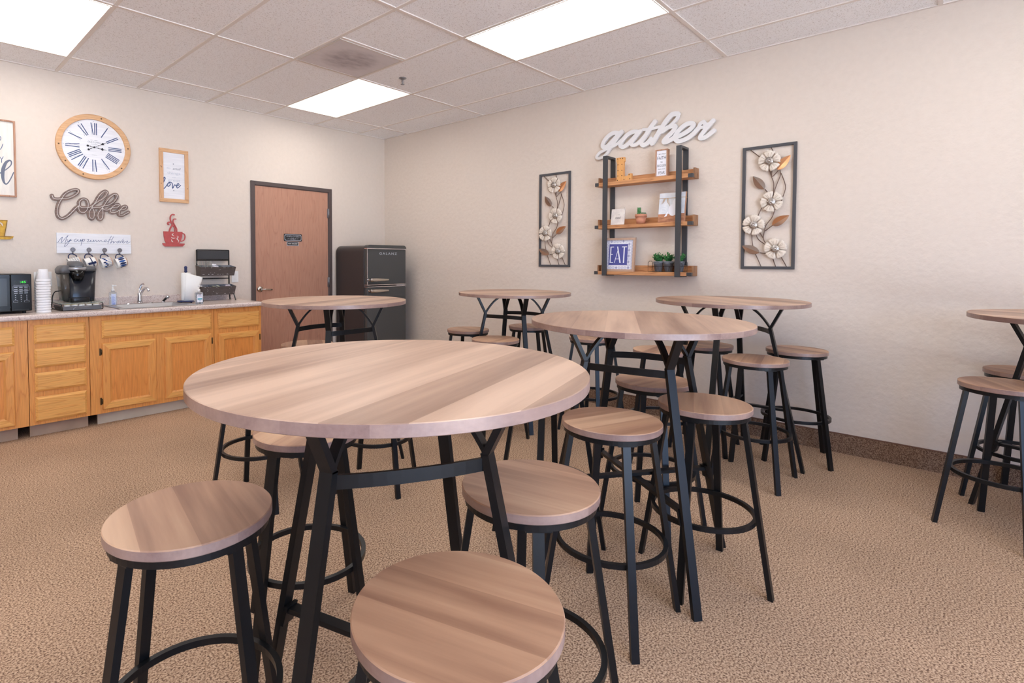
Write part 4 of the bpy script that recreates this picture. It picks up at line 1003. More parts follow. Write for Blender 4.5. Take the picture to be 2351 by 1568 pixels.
CUPTEXT = [[(-3.498,1.449),(-3.482,1.477),(-3.465,1.497),(-3.469,1.481),(-3.472,1.451),(-3.45,1.481),(-3.425,1.512),(-3.436,1.488),(-3.443,1.464),(-3.447,1.446)],[(-3.431,1.478),(-3.432,1.463),(-3.419,1.466),(-3.406,1.481),(-3.416,1.462),(-3.432,1.435),(-3.447,1.419),(-3.453,1.422),(-3.444,1.44),(-3.424,1.461),(-3.399,1.471)],[(-3.366,1.483),(-3.376,1.481),(-3.383,1.466),(-3.369,1.462),(-3.355,1.48),(-3.356,1.466),(-3.341,1.468),(-3.335,1.482),(-3.337,1.465),(-3.326,1.476)],[(-3.322,1.484),(-3.33,1.455),(-3.335,1.429)],[(-3.327,1.464),(-3.315,1.483),(-3.305,1.48),(-3.312,1.467),(-3.325,1.467)],[(-3.291,1.479),(-3.277,1.484),(-3.28,1.471),(-3.288,1.46),(-3.272,1.463),(-3.261,1.477),(-3.263,1.462),(-3.249,1.466),(-3.24,1.479),(-3.241,1.463),(-3.225,1.478),(-3.222,1.464),(-3.212,1.47),(-3.201,1.477),(-3.201,1.465),(-3.185,1.477),(-3.18,1.468),(-3.164,1.465),(-3.145,1.478),(-3.15,1.484),(-3.161,1.472),(-3.151,1.463),(-3.132,1.472)],[(-3.106,1.517),(-3.123,1.482),(-3.135,1.446)],[(-3.131,1.481),(-3.104,1.487)],[(-3.09,1.512),(-3.104,1.479),(-3.113,1.454),(-3.096,1.473),(-3.09,1.467),(-3.091,1.456),(-3.074,1.471)],[(-3.058,1.474),(-3.066,1.465),(-3.061,1.457),(-3.05,1.465),(-3.052,1.475),(-3.038,1.474),(-3.039,1.459),(-3.013,1.495)],[(-3.023,1.464),(-3.008,1.475),(-3.013,1.479),(-3.022,1.467),(-3.011,1.458),(-2.994,1.473),(-2.977,1.477),(-2.988,1.46),(-2.974,1.459),(-2.958,1.471)]]
LOVE = [[(-2.67,2.033),(-2.652,2.074),(-2.66,2.086),(-2.669,2.052),(-2.673,1.994),(-2.661,1.982),(-2.64,2.01),(-2.618,2.042),(-2.636,2.017),(-2.624,2.004),(-2.607,2.023),(-2.616,2.044),(-2.59,2.035),(-2.587,1.989),(-2.568,2.024),(-2.553,2.013),(-2.529,2.028),(-2.537,2.04),(-2.55,2.019),(-2.544,1.995),(-2.514,2.023)]]
BIGL = [[(-3.871,1.971),(-3.849,1.994),(-3.828,2.01),(-3.795,2.048),(-3.787,2.076),(-3.797,2.091),(-3.821,2.071),(-3.838,2.022),(-3.843,1.968),(-3.838,1.921),(-3.825,1.902),(-3.809,1.917),(-3.792,1.953),(-3.775,1.999)]]

# clock
t = thing('wall_clock', 'large round wooden framed wall clock with roman numerals', 'clock', (-3.222, 0, 2.280))
b = MB(); b.lathe([(.276, 0), (.278, -.004), (.278, -.026), (.274, -.030), (.238, -.030), (.236, -.027), (.236, -.012)], 96, (0, 0, 0), 'Y', smooth=False); build('clock_rim', b, 'pine_h', t)
b = MB()
for a in (78, 5, 182, 214, 250, 322): b.lathe([(.0001, -.0303), (.0065, -.0306)], 10, (.257*math.cos(rad(a)), 0, .257*math.sin(rad(a))), 'Y')
build('wood_knots', b, 'rust', t)
b = MB(); b.lathe([(.0001, -.0125), (.237, -.0125), (.237, -.004)], 64, (0, 0, 0), 'Y', smooth=False); fc = build('clock_face', b, 'whitewash', t)
nums = ['XII', 'I', 'II', 'III', 'IIII', 'V', 'VI', 'VII', 'VIII', 'IX', 'X', 'XI']
def numeral(b, s, ang):
    W = {'I': .013, 'V': .026, 'X': .026}; tot = sum(W[c] for c in s); x = -tot/2; r0, r1 = .107, .209
    ca, sa = math.cos(ang), math.sin(ang)
    def T_(u, r): return (u*ca+r*sa, -u*sa+r*ca)
    def stroke(u0, u1, w_):
        b.prism([T_(u0-w_/2, r0), T_(u0+w_/2, r0), T_(u1+w_/2, r1), T_(u1-w_/2, r1)][::-1], -.0125, -.0131)
    for c in s:
        if c == 'I': stroke(x+.0065, x+.0065, .0072)
        elif c == 'V': stroke(x+.014, x+.005, .0070); stroke(x+.014, x+.021, .0014)
        else: stroke(x+.021, x+.005, .0070); stroke(x+.005, x+.021, .0014)
        x += W[c]
    b.lathe([(.0001, -.0131), (.0022, -.0131)], 8, (.221*sa, 0, .221*ca), 'Y')
for i, s_ in enumerate(nums):
    b = MB(); numeral(b, s_, rad(30*i)); build('numeral', b, 'ink', fc)
b = MB(); text_mb(b, 'OLD TOWN', 0, .037, .013, -.0131, width=.092); text_mb(b, 'EST 1863', 0, .057, .006, -.0131, width=.05); text_mb(b, 'CLOCKS', 0, .024, .006, -.0131, width=.045); text_mb(b, 'LONDON', 0, -.068, .004, -.0131, width=.036)
build('dial_lettering', b, 'ink_grey', fc)
def hand(b, a, L_, w_, y):
    ca, sa = math.cos(rad(a)), math.sin(rad(a))
    def Q(u, v): return (u*ca-v*sa, u*sa+v*ca)
    def poly(pp): b.prism([Q(*p) for p in pp][::-1], y, y-.0012)
    poly([(-.045, -.0012), (L_*.55, -.0012), (L_*.55, .0012), (-.045, .0012)])
    poly([(-.03, -.0035), (-.022, 0), (-.03, .0035), (-.038, 0)])
    poly([(L_*.30, -.003), (L_*.40, 0), (L_*.30, .003), (L_*.2, 0)])
    poly([(L_*.5, -.0015), (L_*.62, -w_), (L_*.72, -.002), (L_, 0), (L_*.72, .002), (L_*.62, w_), (L_*.5, .0015)])
    b.lathe([(.0001, y-.0012), (.0085, y-.0012), (.0085, y)], 16, (-.049*ca, 0, -.049*sa), 'Y')
b = MB(); hand(b, -8.5, .098, .012, -.0165); build('hour_hand', b, 'ink_black', t)
b = MB(); hand(b, 30, .118, .010, -.0185); b.lathe([(.0001, -.021), (.007, -.021), (.007, -.012)], 14, (0, 0, 0), 'Y'); build('minute_hand', b, 'ink_black', t)

# Coffee sign
x0, z0 = -3.25, 1.78; P = A0(COFFEE, x0, z0)
t = thing('coffee_word_sign', 'brown wooden cut-out word sign reading Coffee with white wire script', 'sign', (x0, 0, z0))
b = outline_mb(MB(), [(P, .0275, None)], -.004, -.018, .0014, 4, polys=[[(x-x0, z-z0) for x, z in pp] for pp in ([(-3.268, 1.70), (-3.262, 1.655), (-3.25, 1.645), (-3.238, 1.66), (-3.232, 1.70), (-3.24, 1.75), (-3.25, 1.755)], [(-3.203, 1.70), (-3.197, 1.655), (-3.187, 1.645), (-3.175, 1.66), (-3.168, 1.70), (-3.172, 1.745), (-3.185, 1.75)], [(-3.345, 1.755), (-3.34, 1.715), (-3.32, 1.70), (-3.30, 1.708), (-3.285, 1.735), (-3.28, 1.755), (-3.32, 1.762)])])
build('wood_letters', b, 'barnwood', t)
P3 = [(x, -.0262, z) for x, z in smooth_path(P, 4)]
b = MB(); b.tube(P3, .0017, 6, up=(0, 1, 0)); build('wire_script', b, 'whitewire', t)
b = MB()
for x, z in ((-3.358, 1.885), (-3.078, 1.878)): b.ball((x-x0, -.019, z-z0), .004, 8, 6)
build('nail', b, 'ink_black', t)

# mug rack board
x0, z0 = -3.2285, 1.447
t = thing('mug_rack', 'whitewashed board reading My cup runneth over with four hooks', 'rack', (x0, 0, z0))
b = MB(); b.box(-.277, .277, -.018, -.001, -.0855, -.002).box(-.277, .275, -.018, -.001, -.001, .0855); bd = build('board', b, 'whitewash', t, bevel=.0015)
b = MB()
for st_ in CUPTEXT: b.ribbon(A0(st_, x0, z0), .0028, -.018, -.0187, 4)
build('script_lettering', b, 'ink', bd)
pegx = [-3.400, -3.284, -3.168, -3.052]
for px in pegx:
    X = px-x0; b = MB(); b.lathe([(.016, -.058), (.019, -.054), (.018, -.049), (.007, -.038), (.005, -.018)], 20, (X, 0, -.055), 'Y'); b.lathe([(.010, -.0225), (.010, -.018)], 16, (X, 0, -.055), 'Y')
    b.tube(smooth_path([(X, -.019, -.062), (X, -.030, -.083), (X, -.048, -.090), (X, -.058, -.080)], 4), .0035, 8); build('hook', b, 'pewter', t)
# mugs hang by their handles, mouths turned to the left
def mug(px, deco, label):
    t = thing('coffee_mug', label, 'mug', (px, -.052, 1.3675), group='mugs hanging on the rack')
    # local: mug axis direction (mouth) and handle up
    ang = rad(197); ax = Vector((math.cos(ang), 0, math.sin(ang)))           # mouth direction
    up = Vector((-math.sin(ang), 0, math.cos(ang)))*-1                        # towards the handle
    if up.z < 0: up = -up
    yv = Vector((0, 1, 0)); R_, L_ = .044, .086
    cen = Vector((.010, 0, -.082))
    def P(a, h, r): return cen+ax*(h-L_/2)+(up*math.cos(a)+yv*math.sin(a))*r
    b = MB(); n = 36; prof = [(.0, .001), (.0, .033), (.004, .039), (.02, .0425), (.075, .044), (L_, .0445), (L_+.0012, .043), (L_, .0415), (.02, .039), (.006, .033), (.006, .001)]
    v = []; f = []
    for h, r in prof:
        for i in range(n): v.append(P(2*math.pi*i/n, h, r))
    for q in range(len(prof)-1):
        for i in range(n): f.append((q*n+i, q*n+(i+1) % n, (q+1)*n+(i+1) % n, (q+1)*n+i))
    b.add(v, f, True); body = build('mug_body', b, 'mug', t)
    b = MB(); v = []; f = []
    for h, r in ((-.0003, .001), (-.0003, .0335), (.004, .0396), (.009, .0413)):
        for i in range(n): v.append(P(2*math.pi*i/n, h, r))
    for q in range(3):
        for i in range(n): f.append((q*n+i, q*n+(i+1) % n, (q+1)*n+(i+1) % n, (q+1)*n+i))
    b.add(v, f, True); build('clay_foot', b, 'mugbase', body)
    b = MB(); pth = smooth_path([P(0, .072, .043), P(0, .070, .060), P(0, .054, .0745), P(0, .034, .070), P(0, .018, .055), P(0, .012, .040)], 5); b.tube(pth, .0042, 10, up=(0, 1, 0)); build('mug_handle', b, 'mugnavy', t)
    def patch(a, h0, h1, da, tip=True, tear=False):
        bb = MB(); m_ = 8; v = []; 
        for q in range(m_+1):
            u = q/m_; h = h0+(h1-h0)*u; w_ = da*(math.sin(math.pi*u)**.6 if tip else 1)
            if tear: w_ = da*(.15 if u < .62 else math.sin(math.pi*(u-.62)/.38)**.7+.05)
            for k in (-1, -.33, .33, 1): v.append(P(a+w_*k/2, h, .0455 if h > .02 else .0442))
        f = [(q*4+k, q*4+k+1, q*4+k+5, q*4+k+4) for q in range(m_) for k in range(3)]
        return v, f
    b = MB(); deco(b, patch, P); build('glaze_pattern', b, ['mugblue', 'mugnavy'], body)
    return t
def d_dash(b, patch, P):
    b.cur = 1
    for r_ in range(4):
        for q in range(14): b.add(*patch(rad(-200+q*15+r_*5), .014+r_*.017, .026+r_*.017, .07, False))
def d_block(b, patch, P):
    b.cur = 1; b.add(*patch(rad(-100), .012, .072, .45, False)); b.add(*patch(rad(-55), .036, .044, 1.3, False)); b.add(*patch(rad(-135), .030, .038, 1.0, False)); b.add(*patch(rad(-170), .020, .060, .35, False))
def d_tear(b, patch, P):
    for q in range(9): b.cur = q % 2; b.add(*patch(rad(-175+q*18), .010, .055+.010*(q % 3), .34, True, True))
def d_leaf(b, patch, P):
    for q in range(7): b.cur = q % 2; b.add(*patch(rad(-180+q*26), .014, .070, .40))
for px, dc, lb in zip(pegx, (d_dash, d_block, d_tear, d_leaf), ('white mug with small navy dashes on the leftmost hook', 'white mug with bold navy crossing bands on the second hook', 'white mug with blue drops on thin stems on the third hook', 'white mug with broad blue ovals on the rightmost hook')):
    mug(px, dc, lb)

# framed love sign
x0, z0 = -2.573, 2.106
t = thing('framed_sign', 'tall wood framed white sign reading do small things with great love', 'sign', (x0, 0, z0))
w_, h_ = .130, .251
for sg in (-1, 1):
    build('frame_side', MB().box(*sorted((sg*w_, sg*(w_-.034))), -.022, -.001, -h_+.0345, h_-.0345), 'pine', t, bevel=.002)
    build('frame_rail', MB().box(-w_, w_, -.022, -.001, *sorted((sg*h_, sg*(h_-.034)))), 'pine_h', t, bevel=.002)
b = MB()
for x, z in ((-.119, .08), (-.112, .072), (-.118, -.08), (.118, -.11)): b.lathe([(.0001, -.0223), (.004, -.0225)], 8, (x, 0, z), 'Y')
build('wood_knots', b, 'rust', t)
bd = build('board', MB().box(-w_+.032, w_-.032, -.010, -.002, -h_+.032, h_-.032), 'whitewash', t)
b = MB(); text_mb(b, 'do', -.048, .062, .020, -.0104, width=.032); text_mb(b, 'things', 0, .016, .024, -.0104, width=.118); text_mb(b, 'great', 0, -.052, .024, -.0104, width=.112); text_mb(b, 'with', 0, -.018, .013, -.0104, width=.034); b.box(-.06, -.03, -.0105, -.0101, -.012, -.011).box(.03, .06, -.0105, -.0101, -.012, -.011); build('pale_lettering', b, 'ink_pale', bd)
b = MB(); text_mb(b, 'small', .022, .060, .022, -.0104, width=.074, shear=.35); b.ball((-.004, -.0105, .114), .004, 8, 6, (1.3, .2, 1)); b.ball((-.004, -.0105, -.138), .004, 8, 6, (1.3, .2, 1)); build('dark_lettering', b, 'ink_grey', bd)
b = MB()
for st_ in LOVE: b.ribbon(A0(st_, x0, z0), .0075, -.0101, -.0112, 5)
build('love_script', b, 'ink', bd)

# big sign at the left edge
x0, z0 = -4.06, 2.103
t = thing('framed_sign', 'large whitewashed script sign in thin brown frame cut by the left edge', 'sign', (x0, 0, z0))
w_, h_ = .300, .300
build('frame', ring_frame(MB(), -w_, w_, -h_, h_, .012, -.001, -.026), ['brownframe', 'brownframe'], t, bevel=.001)
bd = build('board', MB().box(-w_+.010, w_-.010, -.012, -.002, -h_+.010, h_-.010), 'cream_board', t)
b = MB(); P = A0(BIGL[0], x0, z0); b.ribbon(P, .016, -.0121, -.0128, 6, wf=lambda u: .45+1.0*math.exp(-((u-.56)/.16)**2)); build('large_script', b, 'ink_grey', bd)
b = MB()
for q in ([(-3.86, 2.115), (-3.847, 2.095), (-3.837, 2.115)], [(-3.847, 2.095), (-3.848, 2.068)], [(-3.872, 2.266), (-3.855, 2.272), (-3.848, 2.256), (-3.855, 2.238), (-3.870, 2.236)], [(-3.837, 2.214), (-3.848, 2.178), (-3.862, 2.165)]): b.ribbon(A0(q, x0, z0), .004, -.0121, -.0128, 3)
build('small_lettering', b, 'ink', bd)

# metal coffee cups
def cup_decor(label, x0, z0, body, saucer, strokes, orn, m_, edge=None):
    t = thing('cup_wall_ornament', label, 'wall ornament', (x0, 0, z0))
    b = outline_mb(MB(), [(A0(q, x0, z0), w_, None) for q, w_ in strokes], -.006, -.016, .0010, 4, polys=[A0(body, x0, z0), A0(saucer, x0, z0)])
    build('cup_silhouette', b, m_, t)
    b = MB()
    for q in orn: b.ribbon(A0(q, x0, z0), .0075, -.016, -.0166, 4, wf=lambda u: .25+.9*math.sin(math.pi*u))
    build('scroll_cutout', b, 'cutout', t)
    if edge:
        b = MB()
        for q in edge: b.ribbon(A0(q, x0, z0), .003, -.016, -.0168, 1)
        build('worn_edge', b, 'rust', t)
cup_decor('red metal coffee cup ornament with curling steam below the love sign', -2.585, 1.585,
 [(-2.674, 1.576), (-2.505, 1.577), (-2.510, 1.530), (-2.520, 1.495), (-2.540, 1.463), (-2.650, 1.460), (-2.664, 1.49), (-2.672, 1.53)],
 [(-2.684, 1.465), (-2.486, 1.465), (-2.488, 1.455), (-2.507, 1.438), (-2.663, 1.435), (-2.682, 1.452)],
 [([(-2.624, 1.572), (-2.614, 1.609), (-2.595, 1.64), (-2.604, 1.660), (-2.626, 1.665), (-2.636, 1.653), (-2.628, 1.643)], .012), ([(-2.574, 1.572), (-2.574, 1.611), (-2.592, 1.643), (-2.611, 1.685), (-2.610, 1.720), (-2.594, 1.740), (-2.576, 1.738)], .010), ([(-2.555, 1.572), (-2.558, 1.608), (-2.576, 1.644), (-2.588, 1.673), (-2.580, 1.697), (-2.562, 1.698)], .009), ([(-2.508, 1.564), (-2.488, 1.557), (-2.481, 1.530), (-2.493, 1.497), (-2.519, 1.487)], .008)],
 [[(-2.587, 1.561), (-2.599, 1.547), (-2.581, 1.535)], [(-2.609, 1.524), (-2.592, 1.514), (-2.569, 1.518)], [(-2.559, 1.537), (-2.545, 1.529), (-2.556, 1.509), (-2.541, 1.492), (-2.548, 1.473)], [(-2.607, 1.504), (-2.601, 1.484), (-2.591, 1.478)]], 'red')
cup_decor('mustard yellow metal coffee cup ornament cut off by the left edge', -3.90, 1.54,
 [(-3.985, 1.618), (-3.821, 1.618), (-3.828, 1.57), (-3.841, 1.490), (-3.955, 1.490), (-3.975, 1.54)],
 [(-4.01, 1.492), (-3.786, 1.492), (-3.790, 1.480), (-3.808, 1.468), (-3.985, 1.466), (-4.005, 1.478)],
 [([(-3.98, 1.60), (-4.005, 1.59), (-4.01, 1.555), (-3.99, 1.52), (-3.965, 1.515)], .008)],
 [[(-3.90, 1.59), (-3.885, 1.57), (-3.865, 1.575)], [(-3.875, 1.60), (-3.858, 1.59), (-3.852, 1.57)], [(-3.91, 1.55), (-3.893, 1.54), (-3.88, 1.56)]], 'yellow',
 [[(-3.9, 1.616), (-3.824, 1.616)], [(-3.824, 1.612), (-3.842, 1.494)], [(-3.89, 1.488), (-3.80, 1.488)]])

# gather sign (right wall)
y0, z0 = -3.55, 2.36
t = thing('gather_word_sign', 'large white cut-out script word gather on the right wall', 'sign', (0, y0, z0), RB)
b = MB()
GW = [.036, .024, .036, .032, .038, .024, .040, .026, .036, .036, .028, .034, .024]
outline_mb(b, [(B0(q, y0, z0), w_, None) for q, w_ in zip(GATHER, GW)], -.012, -.030, .0022)
build('letters', b, 'gather', t)
b = MB()
for x, z in ((-.262, -.05), (-.01, -.03), (.345, .0)): b.lathe([(.006, -.013), (.006, 0)], 8, (x, 0, z), 'Y')
build('standoff', b, 'whiteplastic', t)

# metal flower panels
FL = B0([(-4.452, 2.032), (-4.471, 1.737), (-4.356, 1.573), (-4.502, 1.396)], -4.445, 1.70)
LV = [B0(q, -4.445, 1.70) for q in [[(-4.502, 1.965), (-4.585, 2.059)], [(-4.424, 1.831), (-4.345, 1.935)], [(-4.477, 1.565), (-4.584, 1.633)], [(-4.399, 1.369), (-4.280, 1.421)]]]
STM = [B0(q, -4.445, 1.70) for q in [[(-4.322, 2.131), (-4.42, 2.04)], [(-4.459, 2.13), (-4.48, 2.08)], [(-4.447, 1.98), (-4.464, 1.92), (-4.479, 1.869), (-4.478, 1.78)], [(-4.515, 1.97), (-4.521, 1.926), (-4.503, 1.873), (-4.473, 1.78)], [(-4.524, 1.94), (-4.549, 1.868), (-4.553, 1.819), (-4.53, 1.74)], [(-4.468, 1.98), (-4.467, 1.92), (-4.507, 1.96)], [(-4.424, 1.832), (-4.46, 1.78)], [(-4.43, 1.74), (-4.405, 1.701), (-4.365, 1.60)], [(-4.50, 1.72), (-4.475, 1.629), (-4.438, 1.575), (-4.425, 1.525), (-4.420, 1.469), (-4.45, 1.41)], [(-4.43, 1.528), (-4.479, 1.568)], [(-4.365, 1.52), (-4.389, 1.464), (-4.46, 1.41)], [(-4.37, 1.55), (-4.397, 1.512), (-4.417, 1.478)], [(-4.342, 1.53), (-4.344, 1.458), (-4.355, 1.40)], [(-4.399, 1.368), (-4.46, 1.36)], [(-4.368, 1.36), (-4.389, 1.312), (-4.409, 1.262)], [(-4.479, 1.34), (-4.504, 1.262)], [(-4.53, 1.35), (-4.574, 1.262)]]]
def flower_panel(name_lbl, y0_):
    t = thing('metal_flower_panel', name_lbl, 'wall art', (0, y0_, 1.700), RB, 'metal flower wall panels')
    W_, H_ = .1755, .4525; fw = .020
    build('frame', ring_frame(MB(), -W_, W_, -H_, H_, fw, -.001, -.018), ['artframe', 'artframe'], t, bevel=.001)
    for q in STM:
        b = MB(); b.tube([(x, -.014, z) for x, z in smooth_path(q, 4)], .0030, 6, up=(0, 1, 0)); build('stem', b, 'stem', t)
    random.seed(4)
    for i, (cx, cz_) in enumerate(FL):
        a0 = [18, 40, 5, 25][i]; fl = None
        ctr = MB(); ctr.lathe([(.0001, -.052), (.006, -.053), (.008, -.047), (.026, -.046), (.029, -.042), (.026, -.036), (.004, -.014)], 24, (cx, 0, cz_), 'Y')
        for q in range(14):
            a = 2*math.pi*q/14; ctr.tube([(cx+.007*math.cos(a), -.0475, cz_+.007*math.sin(a)), (cx+.026*math.cos(a), -.0465, cz_+.026*math.sin(a))], .0016, 5)
        fl = build('flower_centre', ctr, 'stamen', t)
        for k in range(6):
            if k == 5: continue
            a = rad(a0+72*k); ca, sa = math.cos(a), math.sin(a); v = []; f = []; nu, nv = 7, 7
            for p in range(nu+1):
                u = p/nu; r = .016+.060*u; hwid = .005+.0315*math.sin(math.pi*min(1, u*1.02)*.60)**1.4*(1 if u < .86 else math.sqrt(max(.0, 1-((u-.86)/.17)**2)))
                for q in range(nv+1):
                    s_ = -1+2*q/nv; w_ = hwid*s_; rr_ = r-.005*abs(s_)*u-.003*math.cos(s_*9)*u
                    dep = -.030-.014*u+.008*u*u*0-.006*(1-s_*s_)*u+.012*u*u
                    v.append((cx+rr_*ca-w_*sa, dep-.0012*(k % 2), cz_+rr_*sa+w_*ca))
            for p in range(nu):
                for q in range(nv): f.append((p*(nv+1)+q, p*(nv+1)+q+1, (p+1)*(nv+1)+q+1, (p+1)*(nv+1)+q))
            b = MB(); b.add(v, f, True); pt = build('petal', b, 'petal', fl); sm_ = pt.modifiers.new('thick', 'SOLIDIFY'); sm_.thickness = .001
            b = MB()
            for s_ in (-.5, 0, .5):
                q = int(round((s_+1)/2*nv)); pth = [(v[p*(nv+1)+q][0], v[p*(nv+1)+q][1]-.0008, v[p*(nv+1)+q][2]) for p in range(1, nu-1)]
                b.tube(pth, .0006, 4)
            # veins belong to the petal surface: join as second material
            me = pt.data; bmv = MB(); bmv.v = [tuple(x.co) for x in me.vertices]; bmv.f = [list(pp.vertices) for pp in me.polygons]; bmv.sm = [True]*len(bmv.f); bmv.mi = [0]*len(bmv.f); bmv.cur = 1; bmv.add(b.v, b.f, True)
            nm = bpy.data.meshes.new('petal'); nm.from_pydata(bmv.v, [], bmv.f)
            for pp, s3, mi in zip(nm.polygons, bmv.sm, bmv.mi): pp.use_smooth = s3; pp.material_index = mi
            nm.materials.append(M_['petal']); nm.materials.append(M_['petalvein']); pt.data = nm
    for i, (a, c) in enumerate(LV):
        A_ = Vector(a); C_ = Vector(c); d_ = C_-A_; L_ = d_.length; d_.normalize(); n_ = Vector((-d_.y, d_.x)); v = []; f = []; nu = 10
        m1, m2 = (('bronzeleaf', 'copperleaf'), ('silverleaf', 'bronzeleaf'), ('bronzeleaf', 'copperleaf'), ('silverleaf', 'bronzeleaf'))[i]
        if i in (0,): m1, m2 = 'copperleaf', 'copperleaf'
        if i == 1: m1, m2 = 'silverleaf', 'bronzeleaf'
        for p in range(nu+1):
            u = p/nu; w_ = .030*math.sin(math.pi*u**.8)**.85+.0003; c_ = A_+d_*(L_*u)
            for s_ in (-1, -.5, 0, .5, 1): v.append((c_.x+n_.x*w_*s_, -.028-.010*abs(s_)*math.sin(math.pi*u)+.002, c_.y+n_.y*w_*s_))
        b = MB()
        for p in range(nu):
            for q in range(4): b.cur = 0 if q < 2 else 1; b.add([], []); b.f.append([p*5+q, p*5+q+1, (p+1)*5+q+1, (p+1)*5+q]); b.sm.append(False); b.mi.append(b.cur)
        b.v = v; lf = build('leaf', b, [m1, m2], t); sm_ = lf.modifiers.new('thick', 'SOLIDIFY'); sm_.thickness = .001
flower_panel('framed metal flower panel left of the wall shelf', -2.596)
flower_panel('framed metal flower panel right of the wall shelf, the one nearer the camera', -4.432)

# wall shelf
SYc = -3.517
t = thing('wall_shelf', 'three-tier wooden wall shelf with dark steel side loops', 'wall shelf', (0, SYc, 0), RB)
SD = .135
SH = [(1.958, 1.990, 2.040), (1.587, 1.617, 1.672), (1.186, 1.216, 1.268)]
hwid = .418
for zb_, zt_, zr in SH:
    b = MB(); b.box(-hwid+.015, hwid-.015, -SD+.001, -.013, zb_, zt_); sh = build('shelf_board', b, 'shelfwood', t, bevel=.002)
    build('back_rail', MB().box(-hwid+.015, hwid-.015, -.0125, -.001, zb_, zr), 'shelfwood', sh, bevel=.001)
    for sg in (-1, 1):
        x0_, x1_ = sorted((sg*hwid, sg*(hwid-.0145)))
        n_ = [(x0_, -.001, zb_), (x1_, -.001, zb_), (x1_, -SD, zb_), (x0_, -SD, zb_), (x0_, -.001, zr), (x1_, -.001, zr), (x1_, -.080, zr), (x0_, -.080, zr), (x1_, -SD, zt_), (x0_, -SD, zt_), (x1_, -.082, zt_), (x0_, -.082, zt_)]
        build('end_cheek', MB().add(n_, [(0, 1, 2, 3), (4, 7, 6, 5), (0, 4, 5, 1), (7, 11, 10, 6), (11, 9, 8, 10), (9, 3, 2, 8), (0, 3, 9, 11, 7, 4), (1, 5, 6, 10, 8, 2)]), 'shelfend', sh)
        xo, xi = sg*(hwid+.0015), sg*(hwid-.034); yo = -SD-.0015; xm = sg*(hwid+.0003); b = MB()
        p_ = [(xi, yo+.0013), (xi, yo), (xo, yo), (xo, -SD+.030), (xm, -SD+.030), (xm, yo+.0013)]
        b.add([(x, y, zb_+.001) for x, y in p_]+[(x, y, zt_-.001) for x, y in p_], [tuple(range(6)), tuple(reversed(range(6, 12)))]+[(q, q+6, (q+1) % 6+6, (q+1) % 6) for q in range(6)])
        build('corner_cap', b, 'post', sh)
for sg in (-1, 1):
    xc = sg*.3165; b = MB(); pw = .020
    b.box(xc-pw, xc+pw, -SD-.020, -SD-.002, 1.178, 2.215); b.box(xc-pw, xc+pw, -.020, -.013, 1.270, 2.20) if False else None
    b.box(xc-pw, xc+pw, -SD-.002, -.002, 2.197, 2.215)
    for z_a, z_b in ((1.2705, 1.5865), (1.6745, 1.9575), (2.0425, 2.197)): b.box(xc-pw, xc+pw, -.017, -.001, z_a, z_b)
    b.box(xc-pw, xc+pw, -SD-.002, -.001, 1.178, 1.1855)
    build('side_loop', b, 'post', t, bevel=.001)

def onshelf(name, label, cat, y, dep, tier, group=None, rz=0):
    return thing(name, label, cat, (-dep, y, SH[tier][1]+.0004), RB+rz, group)
# letter L
t = onshelf('letter_l_ornament', 'amber wooden letter L with rivets on the top shelf', 'ornament', -3.286, .095, 0)
b = MB(); pl2 = [(0, 0), (.138, 0), (.138, .056), (.112, .056), (.104, .040), (.075, .036), (.066, .036), (.066, .158), (.072, .165), (.072, .200), (0, .200), (0, .165), (.006, .158), (.006, .03)]
b.prism([(x, z) for x, z in pl2][::-1], .008, -.020); build('letter_body', b, 'lwood', t, bevel=.0015)
b = MB()
for x, z in ((.012, .19), (.035, .192), (.058, .19), (.016, .14), (.052, .14), (.016, .09), (.052, .09), (.016, .045), (.052, .045), (.118, .045), (.012, .008), (.125, .010), (.072, .010)): b.ball((x, -.0205, z), .0042, 8, 6, (1, .6, 1))
build('rivets', b, 'blackmetal', t)
# faith sign
t = onshelf('box_sign', 'narrow framed box sign reading Let your FAITH be BIGGER than your FEAR', 'sign', -3.675, .075, 0)
b = MB(); W_, H_ = .050, .222
build('frame', ring_frame(MB(), -W_, W_, 0, H_, .009, .012, -.030), ['brownframe', 'brownframe'], t)
bd = build('board', MB().box(-W_+.008, W_-.008, -.024, .010, .008, H_-.008), 'printwhite', t)
b = MB(); Y_ = -.0244
for s_, z_, h3, wd in (('Let your', .180, .014, .066), ('FAITH', .140, .028, .070), ('be', .115, .013, .016), ('BIGGER', .082, .020, .070), ('than your', .060, .010, .060), ('FEAR', .022, .024, .052)): text_mb(b, s_, 0, z_, h3, Y_, width=wd)
build('lettering', b, 'ink_black', bd)
# loved card
t = onshelf('small_card_sign', 'small mottled cream card sign reading loved on the middle shelf', 'sign', -3.297, .085, 1)
b = MB(); b.add([(-.062, -.022, 0), (.062, -.022, 0), (.062, -.002, .138), (-.062, -.002, .138), (-.062, -.016, 0), (.062, -.016, 0), (.062, .004, .138), (-.062, .004, .138)], [(0, 1, 2, 3), (7, 6, 5, 4), (0, 4, 5, 1), (1, 5, 6, 2), (2, 6, 7, 3), (3, 7, 4, 0)]); bd = build('card', b, 'tilecard', t)
b = MB(); text_mb(b, 'loved', 0, 0, .020, 0, width=.052, shear=.4); text_mb(b, 'you are so', 0, .034, .005, 0, width=.034); b.v = [(x, -.0222+(z+.052)*.145-.0006, z+.052) for x, y, z in b.v]; build('lettering', b, 'ink_black', bd)
b = MB(); b.tube([(-.05, 0, .120), (-.054, -.006, .132), (-.053, .002, .146)], .0008, 6).tube([(.05, 0, .120), (.054, -.006, .132), (.053, .002, .150)], .0008, 6); build('wire_loop', b, 'blackmetal', t)
